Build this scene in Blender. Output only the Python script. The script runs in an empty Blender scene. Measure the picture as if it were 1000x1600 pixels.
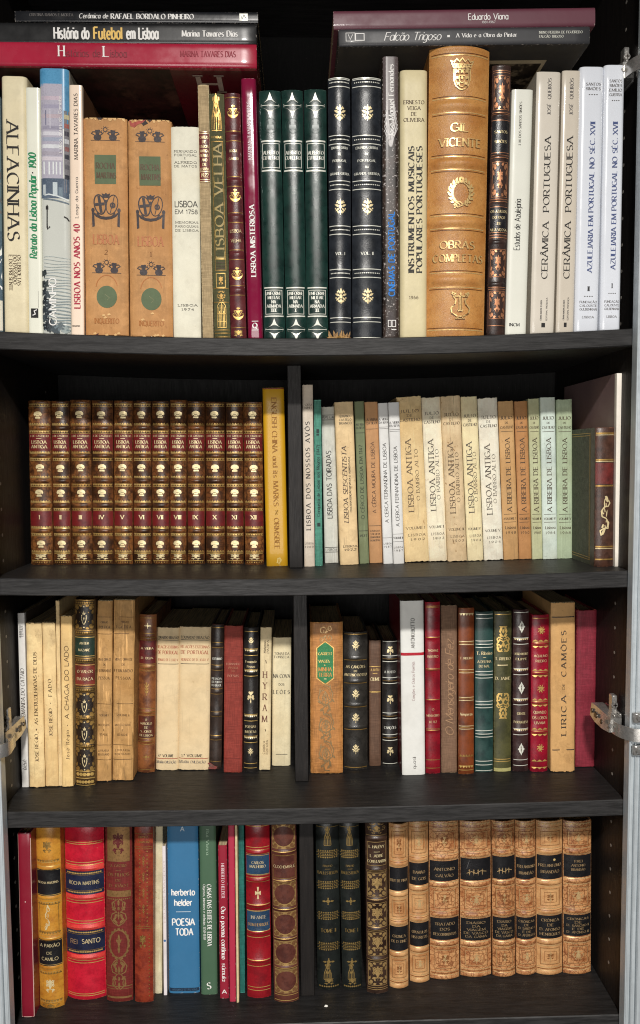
import bpy, math, random, unicodedata
from mathutils import Vector, Matrix
R = math.radians
sc = bpy.context.scene
col = sc.collection

# ------------------------------------------------------------------ camera
CAM = Vector((-0.0217, -0.919, 0.0))
PIT, YAW, ROL, FPX = 0.0699, 0.0261, -0.0084, 1200.0
fw = Vector((math.sin(YAW) * math.cos(PIT), math.cos(YAW) * math.cos(PIT), -math.sin(PIT)))
r0 = Vector((math.cos(YAW), -math.sin(YAW), 0)); u0 = r0.cross(fw)
rt = r0 * math.cos(ROL) + u0 * math.sin(ROL); up = -r0 * math.sin(ROL) + u0 * math.cos(ROL)
cd = bpy.data.cameras.new('camera'); cam = bpy.data.objects.new('camera', cd); col.objects.link(cam)
cam.matrix_world = Matrix(((rt.x, up.x, -fw.x, CAM.x), (rt.y, up.y, -fw.y, CAM.y), (rt.z, up.z, -fw.z, CAM.z), (0, 0, 0, 1)))
cd.sensor_fit = 'VERTICAL'; cd.sensor_height = 24; cd.lens = 24 * FPX / 1600
cd.clip_start = 0.02; cd.clip_end = 50
sc.camera = cam
# ------------------------------------------------------------------ light
w = bpy.data.worlds.new('World'); sc.world = w; w.use_nodes = True
bg = w.node_tree.nodes['Background']; bg.inputs[0].default_value = (0.95, 0.97, 1.0, 1); bg.inputs[1].default_value = 0.03
def lamp(name, loc, target, size, power, color, shape='DISK', sy=None):
    d = bpy.data.lights.new(name, 'AREA'); d.shape = shape; d.size = size
    if sy: d.size_y = sy
    d.energy = power; d.color = color
    o = bpy.data.objects.new(name, d); col.objects.link(o); o.location = loc
    o.rotation_euler = (Vector(target) - Vector(loc)).to_track_quat('-Z', 'Y').to_euler()
    return o
lamp('ceiling_lamp', (0.03, -2.05, 1.3), (0.03, -2.25, 0), 0.26, 146, (1.0, 0.96, 0.905))
lamp('fill_light', (-0.2, -2.2, -0.42), (0, 0, -0.5), 1.3, 20, (1.0, 0.965, 0.92))  # added soft fill behind the camera, stands in for room bounce
sc.view_settings.view_transform = 'Standard'; sc.view_settings.look = 'None'
sc.view_settings.exposure = 0.0; sc.view_settings.gamma = 1
sc.cycles.max_bounces = 6; sc.cycles.use_denoising = True; sc.cycles.filter_width = 1.1

# ------------------------------------------------------------------ pixel -> place
def ray(px, py):
    return (fw + rt * ((px - 500) / FPX) + up * ((800 - py) / FPX))
def at(px, py, Y):
    d = ray(px, py); t = (Y - CAM.y) / d.y
    return CAM + d * t
HW = 0.38
SH = [(0.1515, 0.010), (-0.1400, 0.005), (-0.4275, 0.003), (-0.709, 0.0)]     # shelf top at its ends, sag in the middle
def ztop(k, X):
    z, s = SH[k]; return z - s * max(0.0, 1 - (X / HW) ** 2)
def on_shelf(px, py, k):
    d = ray(px, py); X = 0
    for _ in range(8):
        t = (ztop(k, X) - CAM.z) / d.z; P = CAM + d * t; X = P.x
    return P

# ------------------------------------------------------------------ materials
def lin(c):
    f = lambda v: (v / 255 / 12.92) if v <= 10 else ((v / 255 + 0.055) / 1.055) ** 2.4
    return (f(c[0]), f(c[1]), f(c[2]), 1)
MATS = {}
class N:
    def __init__(s, name):
        s.m = bpy.data.materials.new(name); s.m.use_nodes = True; s.t = s.m.node_tree
        s.b = s.t.nodes['Principled BSDF']
        tc = s.n('ShaderNodeTexCoord'); oi = s.n('ShaderNodeObjectInfo')
        mul = s.n('ShaderNodeVectorMath', operation='SCALE'); s.l(oi.outputs['Location'], mul.inputs[0]); mul.inputs['Scale'].default_value = 7.3
        add = s.n('ShaderNodeVectorMath', operation='ADD'); s.l(tc.outputs['Object'], add.inputs[0]); s.l(mul.outputs[0], add.inputs[1])
        s.co = add.outputs[0]; s.raw = tc.outputs['Object']; s.oi = oi
    def n(s, t, **k):
        x = s.t.nodes.new(t)
        for a, v in k.items(): setattr(x, a, v)
        return x
    def l(s, a, b): s.t.links.new(a, b)
    def noise(s, scale, detail=4, rough=.6, stretch=None):
        x = s.n('ShaderNodeTexNoise'); x.inputs['Scale'].default_value = scale; x.inputs['Detail'].default_value = detail; x.inputs['Roughness'].default_value = rough
        c = s.co
        if stretch:
            m = s.n('ShaderNodeVectorMath', operation='MULTIPLY'); s.l(c, m.inputs[0]); m.inputs[1].default_value = stretch; c = m.outputs[0]
        s.l(c, x.inputs['Vector']); return x.outputs['Fac']
    def voro(s, scale, feature='F1', warp=0):
        x = s.n('ShaderNodeTexVoronoi'); x.feature = feature; x.inputs['Scale'].default_value = scale
        c = s.co
        if warp:
            nz = s.n('ShaderNodeTexNoise'); nz.inputs['Scale'].default_value = scale * .8; s.l(c, nz.inputs['Vector'])
            sx = s.n('ShaderNodeVectorMath', operation='SCALE'); s.l(nz.outputs['Color'], sx.inputs[0]); sx.inputs['Scale'].default_value = warp
            ad = s.n('ShaderNodeVectorMath', operation='ADD'); s.l(c, ad.inputs[0]); s.l(sx.outputs[0], ad.inputs[1]); c = ad.outputs[0]
        s.l(c, x.inputs['Vector']); return x.outputs['Distance']
    def ramp(s, v, a, b, lo=0., hi=1.):
        x = s.n('ShaderNodeMapRange'); x.interpolation_type = 'SMOOTHSTEP'
        s.l(v, x.inputs['Value']); x.inputs['From Min'].default_value = a; x.inputs['From Max'].default_value = b
        x.inputs['To Min'].default_value = lo; x.inputs['To Max'].default_value = hi; return x.outputs['Result']
    def mix(s, f, a, b):
        x = s.n('ShaderNodeMix', data_type='RGBA')
        for v, i in ((f, 0), (a, 6), (b, 7)):
            if hasattr(v, 'is_linked'): s.l(v, x.inputs[i])
            else: x.inputs[i].default_value = v
        return x.outputs[2]
    def math(s, op, a, b):
        x = s.n('ShaderNodeMath', operation=op)
        for v, i in ((a, 0), (b, 1)):
            if hasattr(v, 'is_linked'): s.l(v, x.inputs[i])
            else: x.inputs[i].default_value = v
        return x.outputs[0]
    def edge(s):
        a = s.n('ShaderNodeAttribute'); a.attribute_name = 'edge'; return a.outputs['Fac']
    def bump(s, h, strength, dist=.0004):
        x = s.n('ShaderNodeBump'); x.inputs['Strength'].default_value = strength; x.inputs['Distance'].default_value = dist
        s.l(h, x.inputs['Height']); s.l(x.outputs[0], s.b.inputs['Normal'])
    def done(s, c, rough, spec=.5, metal=0., coat=0., coatr=.1):
        if hasattr(c, 'is_linked'): s.l(c, s.b.inputs['Base Color'])
        else: s.b.inputs['Base Color'].default_value = c
        if hasattr(rough, 'is_linked'): s.l(rough, s.b.inputs['Roughness'])
        else: s.b.inputs['Roughness'].default_value = rough
        s.b.inputs['Specular IOR Level'].default_value = spec; s.b.inputs['Metallic'].default_value = metal
        s.b.inputs['Coat Weight'].default_value = coat; s.b.inputs['Coat Roughness'].default_value = coatr
        return s.m
def cached(f):
    def g(*a, **k):
        key = (f.__name__, a, tuple(sorted(k.items())))
        if key not in MATS: MATS[key] = f(*a, **k)
        return MATS[key]
    return g
def dk(c, f): return tuple(v * f for v in c)
@cached
def leather(c, c2=None, sc_=70, lo=.42, hi=.66, rough=.42, wear=None, bump=.25, cracks=None, wearamt=1.0):
    n = N('leather'); a = lin(c); b = lin(c2 or dk(c, .68))
    x = n.mix(n.ramp(n.noise(sc_, 6, .65), lo, hi), a, b)
    x = n.mix(n.ramp(n.noise(420, 3), .45, .75, 0, .35), x, lin(dk(c, .6)))
    if cracks:
        x = n.mix(n.ramp(n.voro(150, 'DISTANCE_TO_EDGE', .006), .0, .10, .75, 0), x, lin(cracks))
        x = n.mix(n.ramp(n.noise(260, 4, .7), .58, .7, 0, .6), x, lin(cracks))
    wc = lin(wear or tuple(min(255, v * 1.35 + 35) for v in c))
    e = n.math('MULTIPLY', n.edge(), n.ramp(n.noise(330, 5, .7), .45, .62, 0, wearamt))
    x = n.mix(e, x, wc)
    sp = n.ramp(n.noise(210, 2, .5), .74, .80, 0, .4)
    x = n.mix(sp, x, wc)
    n.bump(n.math('ADD', n.noise(1100, 3), n.math('MULTIPLY', n.voro(900), .6)), bump, .0005)
    return n.done(x, n.ramp(n.noise(120, 4), .3, .7, rough - .04, rough + .08), .5)
@cached
def cloth(c, rough=.8, wear=None, bump=.5, mott=.25):
    n = N('bookcloth'); a = lin(c)
    x = n.mix(n.ramp(n.noise(45, 5, .65), .35, .7, 0, mott * 2), a, lin(dk(c, .74)))
    w1 = n.noise(700, 2, .5, (1, 1, .12)); w2 = n.noise(700, 2, .5, (.12, .12, 1))
    h = n.math('ADD', w1, w2)
    x = n.mix(n.ramp(h, .85, 1.25, 0, .3), x, lin(tuple(min(255, v * 1.25 + 12) for v in c)))
    wc = lin(wear or tuple(min(255, v * 1.3 + 45) for v in c))
    x = n.mix(n.math('MULTIPLY', n.edge(), n.ramp(n.noise(300, 4, .7), .42, .6)), x, wc)
    n.bump(h, bump, .0006)
    return n.done(x, rough, .35)
@cached
def paper(c, spots=.3, crease=0., rough=.72, age=.35, dirt=(150, 110, 65)):
    n = N('paper_cover'); a = lin(c)
    x = n.mix(n.ramp(n.noise(26, 6, .7), .40, .72, 0, .3 + min(.4, age * .7 + spots * .3)), a, lin(dk(c, .84)))
    x = n.mix(n.ramp(n.noise(75, 5, .75), .44, .68, 0, min(.7, age * 1.5)), x, lin(tuple(min(250, v * 1.07 + 6) for v in c)))
    x = n.mix(n.ramp(n.noise(9, 3, .5, (1, 1, 1.6)), .42, .72, 0, age * .9), x, lin((c[0] * .88, c[1] * .78, c[2] * .6)))
    if spots > .15:
        x = n.mix(n.ramp(n.noise(210, 4, .65, (1, 1, .05)), .60, .66, 0, spots * .9), x, lin(dk(c, .74)))
    if spots:
        x = n.mix(n.ramp(n.noise(170, 3, .55), .66, .74, 0, spots), x, lin(dirt))
        x = n.mix(n.ramp(n.noise(60, 5, .7), .62, .8, 0, spots * .8), x, lin(dirt))
    x = n.mix(n.math('MULTIPLY', n.edge(), n.ramp(n.noise(240, 5, .7), .4, .62, 0, age)), x, lin(dk(dirt, .8)))
    h = n.math('ADD', n.noise(260, 5, .6), n.math('MULTIPLY', n.noise(50, 3, .5), 1.6))
    if crease:
        cr = n.noise(330, 4, .7, (1, 1, .045)); k = n.ramp(cr, .56, .66)
        x = n.mix(n.math('MULTIPLY', k, crease), x, lin(tuple(min(255, v * 1.2 + 18) for v in c)))
        k2 = n.ramp(n.noise(240, 4, .7, (.7, .7, .07)), .60, .70, 0, crease * .8)
        x = n.mix(k2, x, lin(dk(c, .62)))
        h = n.math('ADD', h, cr)
    n.bump(h, .16 + age * .25 + crease * .25, .0008)
    return n.done(x, rough, .4)
@cached
def gloss(c, rough=.22, coat=.5, var=.12):
    n = N('glossy_jacket'); a = lin(c)
    x = n.mix(n.ramp(n.noise(18, 4), .35, .7, 0, var * 2), a, lin(dk(c, .82)))
    x = n.mix(n.math('MULTIPLY', n.edge(), n.ramp(n.noise(300, 4, .7), .55, .65, 0, .8)), x, lin((215, 205, 195)))
    n.bump(n.noise(70, 3, .5), .10, .0009)
    return n.done(x, n.ramp(n.noise(50, 4), .3, .7, rough - .03, rough + .07), .5, 0, coat, .08)
@cached
def speckle(c, c2, s=240, lo=.53, hi=.60, ro=.4):
    n = N('photo_jacket'); x = n.mix(n.ramp(n.noise(40, 4), .35, .65), lin(c), lin(dk(c, .5)))
    x = n.mix(n.ramp(n.noise(s, 4, .7), lo, hi), x, lin(c2)); 
    return n.done(x, ro, .4, 0, .15, .15)
@cached
def gilt(c=(224, 184, 104), rough=.34, metal=.75, worn=.5):
    n = N('gilt'); x = n.mix(n.ramp(n.noise(380, 4, .7), .5, .72, 0, worn), lin(c), lin(dk(c, .45)))
    return n.done(x, n.ramp(n.noise(260, 3), .3, .7, rough - .08, rough + .12), .5, metal)
@cached
def ink(c, rough=.55, worn=0.):
    n = N('ink'); m_ = sum(c) / 3; k = 42 if m_ < 120 else -46
    x = n.mix(n.ramp(n.noise(520, 4, .75), .48, .72, 0, .6), lin(c), lin(tuple(max(0, min(255, v + k)) for v in c)))
    x = n.mix(n.ramp(n.noise(60, 4, .6), .5, .75, 0, .3), x, lin(tuple(max(0, min(255, v + k)) for v in c)))
    return n.done(x, rough, .35)
@cached
def wood(c, c2, rough=.46, ax='x'):
    n = N('black_brown_wood')
    st = {'x': (1.2, 16, 16), 'z': (16, 16, 1.2)}[ax]
    g = n.noise(14, 7, .7, st); g2 = n.noise(46, 4, .6, st)
    h = n.math('ADD', g, n.math('MULTIPLY', g2, .5))
    x = n.mix(n.ramp(h, .55, .95), lin(c), lin(c2))
    du = n.ramp(n.noise(700, 3, .6), .69, .74, 0, .4); x = n.mix(du, x, lin((120, 116, 110)))
    n.bump(h, .22, .0009)
    return n.done(x, n.ramp(g2, .3, .7, rough - .05, rough + .08), .3)
@cached
def metal(c, rough=.3, brushed=False, met=.95):
    n = N('metal'); x = n.mix(n.ramp(n.noise(300, 3, .6, (1, 1, .03) if brushed else None), .35, .7, 0, .5), lin(c), lin(dk(c, .8)))
    return n.done(x, n.ramp(n.noise(90, 3), .3, .7, rough - .06, rough + .1), .5, met)
@cached
def pages(c=(222, 200, 158)):
    n = N('page_edges'); g = n.noise(900, 3, .6, (1, .02, .02))
    x = n.mix(n.ramp(g, .35, .68), lin(c), lin(dk(c, .72))); n.bump(g, .3, .0005)
    return n.done(x, .85, .2)

GOLD = gilt((226, 188, 110), .34, .55, .45); PALE = gilt((238, 218, 168), .32, .35, .3); SILV = gilt((226, 226, 214), .36, .2, .22); OLDG = gilt((176, 140, 78), .4, .7, .6); COPP = gilt((214, 150, 110), .36, .7, .5)
BLK = ink((24, 22, 22)); GRY = ink((96, 92, 90)); WHT = ink((240, 238, 234), .5); RED = ink((170, 38, 48)); NAVY = ink((66, 80, 126)); GRN = ink((16, 128, 78)); BLU = ink((24, 126, 214)); BRN = ink((72, 50, 32)); FAINT = ink((150, 96, 46)); DKRED = ink((120, 44, 38))

# ------------------------------------------------------------------ lettering: a stroke alphabet with a broad-nib contrast
def L(*v): return [(v[i], v[i + 1]) for i in range(0, len(v), 2)]
def E(cx, cy, rx, ry, a0, a1):
    k = max(3, int(abs(a1 - a0) / 24)); return [(cx + rx * math.cos(R(a0 + (a1 - a0) * i / k)), cy + ry * math.sin(R(a0 + (a1 - a0) * i / k))) for i in range(k + 1)]
def sS(k): return [[(x * k, y * k) for x, y in E(3.2, 7.6, 2.7, 2.4, 35, 270) + E(3.4, 2.6, 3, 2.6, 90, -145)]]
X = 6.8
G = {
 'A': (9, [L(0, 0, 4.5, 10), L(4.5, 10, 9, 0), L(1.6, 3.5, 7.4, 3.5)]),
 'B': (7, [L(0, 0, 0, 10), L(0, 10) + E(3.5, 7.6, 2.6, 2.4, 90, -90) + L(0, 5.2), L(0, 5.2) + E(3.8, 2.6, 3, 2.6, 90, -90) + L(0, 0)]),
 'C': (8.4, [E(4.8, 5, 4.6, 5, 48, 312)]), 'D': (8.3, [L(0, 0, 0, 10), L(0, 10) + E(3, 5, 5, 5, 90, -90) + L(0, 0)]),
 'E': (6.3, [L(0, 0, 0, 10), L(0, 10, 6, 10), L(0, 5.2, 5, 5.2), L(0, 0, 6.3, 0)]), 'F': (6, [L(0, 0, 0, 10), L(0, 10, 6, 10), L(0, 5.2, 5, 5.2)]),
 'G': (9, [E(4.8, 5, 4.6, 5, 48, 330), L(9, 4.4, 9, 1), L(5.8, 4.4, 9, 4.4)]), 'H': (7.6, [L(0, 0, 0, 10), L(7.6, 0, 7.6, 10), L(0, 5.2, 7.6, 5.2)]),
 'I': (0.2, [L(.1, 0, .1, 10)]), 'J': (3.4, [L(3.4, 10, 3.4, 2) + E(1.6, 1.6, 1.8, 2, 0, -140)]), 'K': (7.4, [L(0, 0, 0, 10), L(7, 10, 0, 4.2), L(2.3, 5.6, 7.5, 0)]),
 'L': (6, [L(0, 0, 0, 10), L(0, 0, 6, 0)]), 'M': (10, [L(0, 0, .6, 10), L(.6, 10, 5, .6), L(5, .6, 9.4, 10), L(9.4, 10, 10, 0)]), 'N': (8, [L(0, 0, 0, 10), L(0, 10, 8, 0), L(8, 0, 8, 10)]),
 'O': (9.6, [E(4.8, 5, 4.8, 5, 90, 450)]), 'P': (6.5, [L(0, 0, 0, 10), L(0, 10) + E(3.5, 7.3, 2.9, 2.7, 90, -90) + L(0, 4.6)]), 'Q': (9.6, [E(4.8, 5, 4.8, 5, 90, 450), L(5.4, 2, 9, -1.6)]),
 'R': (7, [L(0, 0, 0, 10), L(0, 10) + E(3.5, 7.3, 2.9, 2.7, 90, -90) + L(0, 4.6), L(3.3, 4.6, 7, 0)]), 'S': (6.6, sS(1)), 'T': (8, [L(4, 0, 4, 10), L(0, 10, 8, 10)]),
 'U': (7.2, [L(0, 10, 0, 3.5) + E(3.6, 3.5, 3.6, 3.5, 180, 360) + L(7.2, 10)]), 'V': (8.6, [L(0, 10, 4.3, 0), L(4.3, 0, 8.6, 10)]), 'W': (12, [L(0, 10, 3, 0), L(3, 0, 6, 10), L(6, 10, 9, 0), L(9, 0, 12, 10)]),
 'X': (8, [L(0, 10, 8, 0), L(0, 0, 8, 10)]), 'Y': (8, [L(0, 10, 4, 5), L(8, 10, 4, 5), L(4, 5, 4, 0)]), 'Z': (7.2, [L(0, 10, 7, 10), L(7, 10, 0, 0), L(0, 0, 7.2, 0)]),
 'a': (5.6, [E(2.8, 3.4, 2.7, 3.4, 20, 340), L(5.5, X, 5.5, 0)]), 'b': (5.8, [L(0, 0, 0, 10), E(3, 3.4, 2.8, 3.4, 160, -160)]), 'c': (5.2, [E(3, 3.4, 2.9, 3.4, 45, 315)]), 'd': (5.7, [E(2.8, 3.4, 2.7, 3.4, 20, 340), L(5.6, 10, 5.6, 0)]),
 'e': (5.8, [L(.3, 3.6, 5.8, 3.6), E(3, 3.4, 2.8, 3.4, 5, 310)]), 'f': (3.4, [E(3.2, 8, 1.8, 2, 40, 180) + L(1.4, 0), L(0, X, 3.2, X)]), 'g': (5.6, [E(2.8, 3.4, 2.7, 3.4, 20, 340), L(5.5, X, 5.5, -.6) + E(2.9, -.6, 2.6, 2.3, 0, -140)]),
 'h': (5.2, [L(0, 0, 0, 10), L(0, 4) + E(2.6, 4.2, 2.6, 2.6, 170, 0) + L(5.2, 0)]), 'i': (.2, [L(.1, 0, .1, X), L(.1, 8.6, .1, 9.8)]), 'j': (1.6, [L(1.4, X, 1.4, -1) + E(0, -1, 1.4, 1.6, 0, -100), L(1.4, 8.6, 1.4, 9.8)]),
 'k': (5.2, [L(0, 0, 0, 10), L(5, X, 0, 2.8), L(1.6, 3.9, 5.2, 0)]), 'l': (.2, [L(.1, 0, .1, 10)]), 'm': (8.6, [L(0, 0, 0, X), L(0, 4.4) + E(2.2, 4.6, 2.1, 2.2, 170, 0) + L(4.3, 0), L(4.3, 4.4) + E(6.5, 4.6, 2.1, 2.2, 170, 0) + L(8.6, 0)]),
 'n': (5.2, [L(0, 0, 0, X), L(0, 4) + E(2.6, 4.2, 2.6, 2.6, 170, 0) + L(5.2, 0)]), 'o': (5.8, [E(2.9, 3.4, 2.9, 3.4, 90, 450)]), 'p': (5.8, [L(0, -3, 0, X), E(3, 3.4, 2.8, 3.4, 160, -160)]), 'q': (5.7, [E(2.8, 3.4, 2.7, 3.4, 20, 340), L(5.6, X, 5.6, -3)]),
 'r': (3.4, [L(0, 0, 0, X), E(2.4, 4.2, 2.4, 2.6, 170, 60)]), 's': (4.6, sS(.68)), 't': (3.4, [L(1.4, 9, 1.4, 1.5) + E(3, 1.5, 1.6, 1.5, 180, 290), L(0, X, 3.4, X)]), 'u': (5.2, [L(0, X, 0, 2.6) + E(2.6, 2.6, 2.6, 2.6, 180, 360) + L(5.2, X), L(5.2, 2.6, 5.2, 0)]),
 'v': (5.4, [L(0, X, 2.7, 0), L(2.7, 0, 5.4, X)]), 'w': (8, [L(0, X, 2, 0), L(2, 0, 4, X), L(4, X, 6, 0), L(6, 0, 8, X)]), 'x': (5.2, [L(0, X, 5.2, 0), L(0, 0, 5.2, X)]), 'y': (5.4, [L(0, X, 2.7, 0), L(5.4, X, 1.6, -3)]), 'z': (5, [L(0, X, 5, X), L(5, X, 0, 0), L(0, 0, 5, 0)]),
 '0': (6.4, [E(3.2, 5, 3.1, 5, 90, 450)]), '1': (3, [L(2, 0, 2, 10), L(2, 10, 0, 8)]), '2': (6, [E(2.9, 7.2, 2.8, 2.8, 160, -30) + L(0, 0), L(0, 0, 6, 0)]), '3': (6, [E(2.8, 7.6, 2.5, 2.4, 150, -90), E(2.8, 2.7, 3, 2.6, 90, -150)]),
 '4': (6.4, [L(4.6, 0, 4.6, 10), L(4.6, 10, 0, 3), L(0, 3, 6.4, 3)]), '5': (6, [L(5.4, 10, 1, 10), L(1, 10, .6, 5.6), E(2.8, 3.2, 3, 3.2, 130, -150)]), '6': (6.2, [E(3.2, 3.2, 3, 3.2, 90, 450), E(5.4, 4.4, 5.2, 6, 100, 180)]), '7': (6, [L(0, 10, 6, 10), L(6, 10, 2, 0)]),
 '8': (6, [E(3, 7.6, 2.4, 2.4, 90, 450), E(3, 2.6, 2.9, 2.6, 90, 450)]), '9': (6.2, [E(3, 6.8, 2.9, 3.2, 90, 450), E(.8, 5.6, 5.2, 6, 0, -80)]),
 '.': (1, [L(.5, 0, .5, 1.1)]), ',': (1, [L(.7, .8, .2, -1.6)]), '-': (3.4, [L(0, 3.8, 3.4, 3.8)]), '·': (1.2, [L(0, 4.6, 1.2, 4.6)]), '•': (1.6, [L(.8, 3.6, .8, 5.4)]), '*': (3, [L(0, 5, 3, 5), L(1.5, 3.5, 1.5, 6.5)]),
 'º': (3, [E(1.5, 8, 1.4, 1.8, 90, 450)]), '(': (2, [E(3.4, 4.2, 3.2, 6.6, 120, 240)]), ')': (2, [E(-1.4, 4.2, 3.2, 6.6, 60, -60)]), '/': (4, [L(0, 0, 4, 10)]), '>': (6, [L(0, 8, 6, 3), L(0, 2, 6, 8), L(0, 8, 3, 9)]), ':': (1, [L(.5, 0, .5, 1.1), L(.5, 5, .5, 6.1)]),
}
ACC = {'\u0301': [L(-.6, .9, 1.1, 2.9)], '\u0300': [L(.6, .9, -1.1, 2.9)], '\u0303': [L(-2.1, 1.2, -.9, 2.2, .9, 1.2, 2.1, 2.2)], '\u0302': [L(-1.9, .9, 0, 2.7), L(0, 2.7, 1.9, .9)], '\u0327': [L(0, -.3, .5, -1.5, -.9, -2.5)]}
STY = {'fat': (3.6, 1.9, 0, 0, 2.6), 'serif': (2.15, .68, 1, 0, 1.7), 'fine': (1.6, .6, 1, 0, 1.8), 'sans': (1.4, 1.3, 0, 0, 1.7), 'bold': (2.0, 1.7, 0, 0, 2.0), 'slab': (2.3, 1.0, 1, 0, 2.3), 'ital': (1.7, .85, 1, .2, 1.6), 'boldital': (2.2, 1.2, 0, .18, 1.7), 'mono': (1.5, 1.4, 1, 0, 2.3), 'wide': (2.0, .75, 1, 0, 4.2), 'widesans': (1.4, 1.3, 0, 0, 4.2), 'light': (1.1, 1.0, 0, 0, 1.7), 'script': (1.1, .7, 0, .35, 1.0), 'boldserif': (2.5, .75, 1, 0, 2.0)}
def text_strokes(txt, style):
    """strokes (points, width at each point) in units of cap height / 10, and the total width"""
    tk, tn, ser, sl, sp = STY[style]; out = []; x = 0.0
    nib = (math.cos(R(22)), math.sin(R(22)))
    def addst(pts):
        ws = []
        for i in range(len(pts)):
            a = pts[max(0, i - 1)]; b = pts[min(len(pts) - 1, i + 1)]; dx, dy = b[0] - a[0], b[1] - a[1]; d = math.hypot(dx, dy) or 1
            c = abs(dx * nib[1] - dy * nib[0]) / d
            ws.append(tn + (tk - tn) * max(0, min(1, (c - .35) / .55)))
        out.append((pts, ws))
    for ch in txt:
        if ch == ' ': x += 4.2 + sp; continue
        dec = unicodedata.normalize('NFD', ch); base = dec[0] if dec[0] in G else ch
        if base not in G: x += 4; continue
        W, st = G[base]
        for pts in st:
            addst([(p[0] + x, p[1]) for p in pts])
            if ser and len(base) == 1 and base.isalnum():
                for (p, q) in ((pts[0], pts[1]), (pts[-1], pts[-2])):
                    if abs(p[1] - q[1]) > abs(p[0] - q[0]) * .9 and (abs(p[1]) < .1 or abs(p[1] - 10) < .1 or abs(p[1] - X) < .1):
                        h = 1.7 if (base.isupper() or abs(p[1]) < .1) else .9
                        l0 = -h; l1 = h if (base.isupper() or abs(p[1]) < .1) else .2
                        yy = p[1] + (tn * .45 if p[1] < .1 else -tn * .45)
                        out.append(([(x + p[0] + l0, yy), (x + p[0] + l1, yy)], [max(tn, .95)] * 2))
        for a in dec[1:]:
            for pts in ACC.get(a, []):
                oy = (10 if base.isupper() else X + .4) if a != '\u0327' else 0
                addst([(p[0] + x + W / 2, p[1] + oy) for p in pts])
        x += W + sp + (.5 if ser else 0)
    x -= sp
    if sl: out = [([(p[0] + p[1] * sl, p[1]) for p in pts], ws) for pts, ws in out]
    return out, max(x, .5)

# ------------------------------------------------------------------ mesh helpers
class MB:
    def __init__(s): s.v = []; s.f = []; s.m = []; s.mats = []; s.e = None
    def mi(s, mat):
        if mat not in s.mats: s.mats.append(mat)
        return s.mats.index(mat)
    def add(s, vs, fs, mat):
        k = len(s.v); i = s.mi(mat); s.v += vs; s.f += [tuple(a + k for a in f) for f in fs]; s.m += [i] * len(fs)
    def box(s, x0, x1, y0, y1, z0, z1, mat, bev=0.0):
        if bev <= 0:
            v = [(x, y, z) for z in (z0, z1) for y in (y0, y1) for x in (x0, x1)]
            s.add(v, [(0, 2, 3, 1), (4, 5, 7, 6), (0, 1, 5, 4), (2, 6, 7, 3), (0, 4, 6, 2), (1, 3, 7, 5)], mat); return
        b = min(bev, (x1 - x0) / 2.01, (y1 - y0) / 2.01, (z1 - z0) / 2.01); V = []; idx = {}
        for cx, sx in ((x0, 1), (x1, -1)):
            for cy, sy in ((y0, 1), (y1, -1)):
                for cz, sz in ((z0, 1), (z1, -1)):
                    for ax in range(3):
                        p = [cx + sx * b, cy + sy * b, cz + sz * b]; p[ax] = (cx, cy, cz)[ax]
                        idx[(sx, sy, sz, ax)] = len(V); V.append(tuple(p))
        F = []
        for ax in range(3):
            o = [a for a in range(3) if a != ax]
            for sg in (1, -1):
                q = []
                for (a, c) in ((1, 1), (-1, 1), (-1, -1), (1, -1)):
                    k = [0, 0, 0]; k[ax] = sg; k[o[0]] = a; k[o[1]] = c; q.append(idx[(k[0], k[1], k[2], ax)])
                F.append(tuple(q))
        for ax in range(3):
            o = [a for a in range(3) if a != ax]
            for a in (1, -1):
                for c in (1, -1):
                    k = [0, 0, 0]; k[o[0]] = a; k[o[1]] = c; q = []
                    for sg, fa in ((1, o[0]), (1, o[1]), (-1, o[1]), (-1, o[0])):
                        k[ax] = sg; q.append(idx[(k[0], k[1], k[2], fa)])
                    F.append(tuple(q))
        for sx in (1, -1):
            for sy in (1, -1):
                for sz in (1, -1): F.append(tuple(idx[(sx, sy, sz, a)] for a in range(3)))
        c0 = Vector(((x0 + x1) / 2, (y0 + y1) / 2, (z0 + z1) / 2)); FF = []
        for f in F:
            p = [Vector(V[i]) for i in f]; nrm = (p[1] - p[0]).cross(p[2] - p[0])
            FF.append(f if nrm.dot(sum(p, Vector()) / len(p) - c0) > 0 else tuple(reversed(f)))
        s.add(V, FF, mat)
    def cyl(s, c, axis, r, h, mat, n=20, r2=None):
        a = Vector(axis).normalized(); t = a.orthogonal().normalized(); b = a.cross(t); c = Vector(c); r2 = r if r2 is None else r2
        v = []
        for k, rr in ((0, r), (1, r2)):
            for i in range(n):
                th = 2 * math.pi * i / n; v.append(tuple(c + a * h * k + t * rr * math.cos(th) + b * rr * math.sin(th)))
        s.add(v, [(i, (i + 1) % n, n + (i + 1) % n, n + i) for i in range(n)] + [tuple(range(n - 1, -1, -1)), tuple(range(n, 2 * n))], mat)
    def build(s, name, parent=None, smooth=38):
        me = bpy.data.meshes.new(name); me.from_pydata(s.v, [], s.f)
        for m in s.mats: me.materials.append(m)
        me.polygons.foreach_set('material_index', s.m)
        if s.e is not None:
            a = me.attributes.new('edge', 'FLOAT', 'POINT'); a.data.foreach_set('value', s.e + [0.0] * (len(s.v) - len(s.e)))
        me.polygons.foreach_set('use_smooth', [True] * len(s.f)); me.update()
        me.set_sharp_from_angle(angle=R(smooth))
        o = bpy.data.objects.new(name, me); col.objects.link(o)
        if parent: o.parent = parent
        return o
def thing(name, label, cat, loc=(0, 0, 0), group=None):
    o = bpy.data.objects.new(name, None); o.empty_display_size = .02; col.objects.link(o); o.location = loc
    o['label'] = label; o['category'] = cat
    if group: o['group'] = group
    return o

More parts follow.
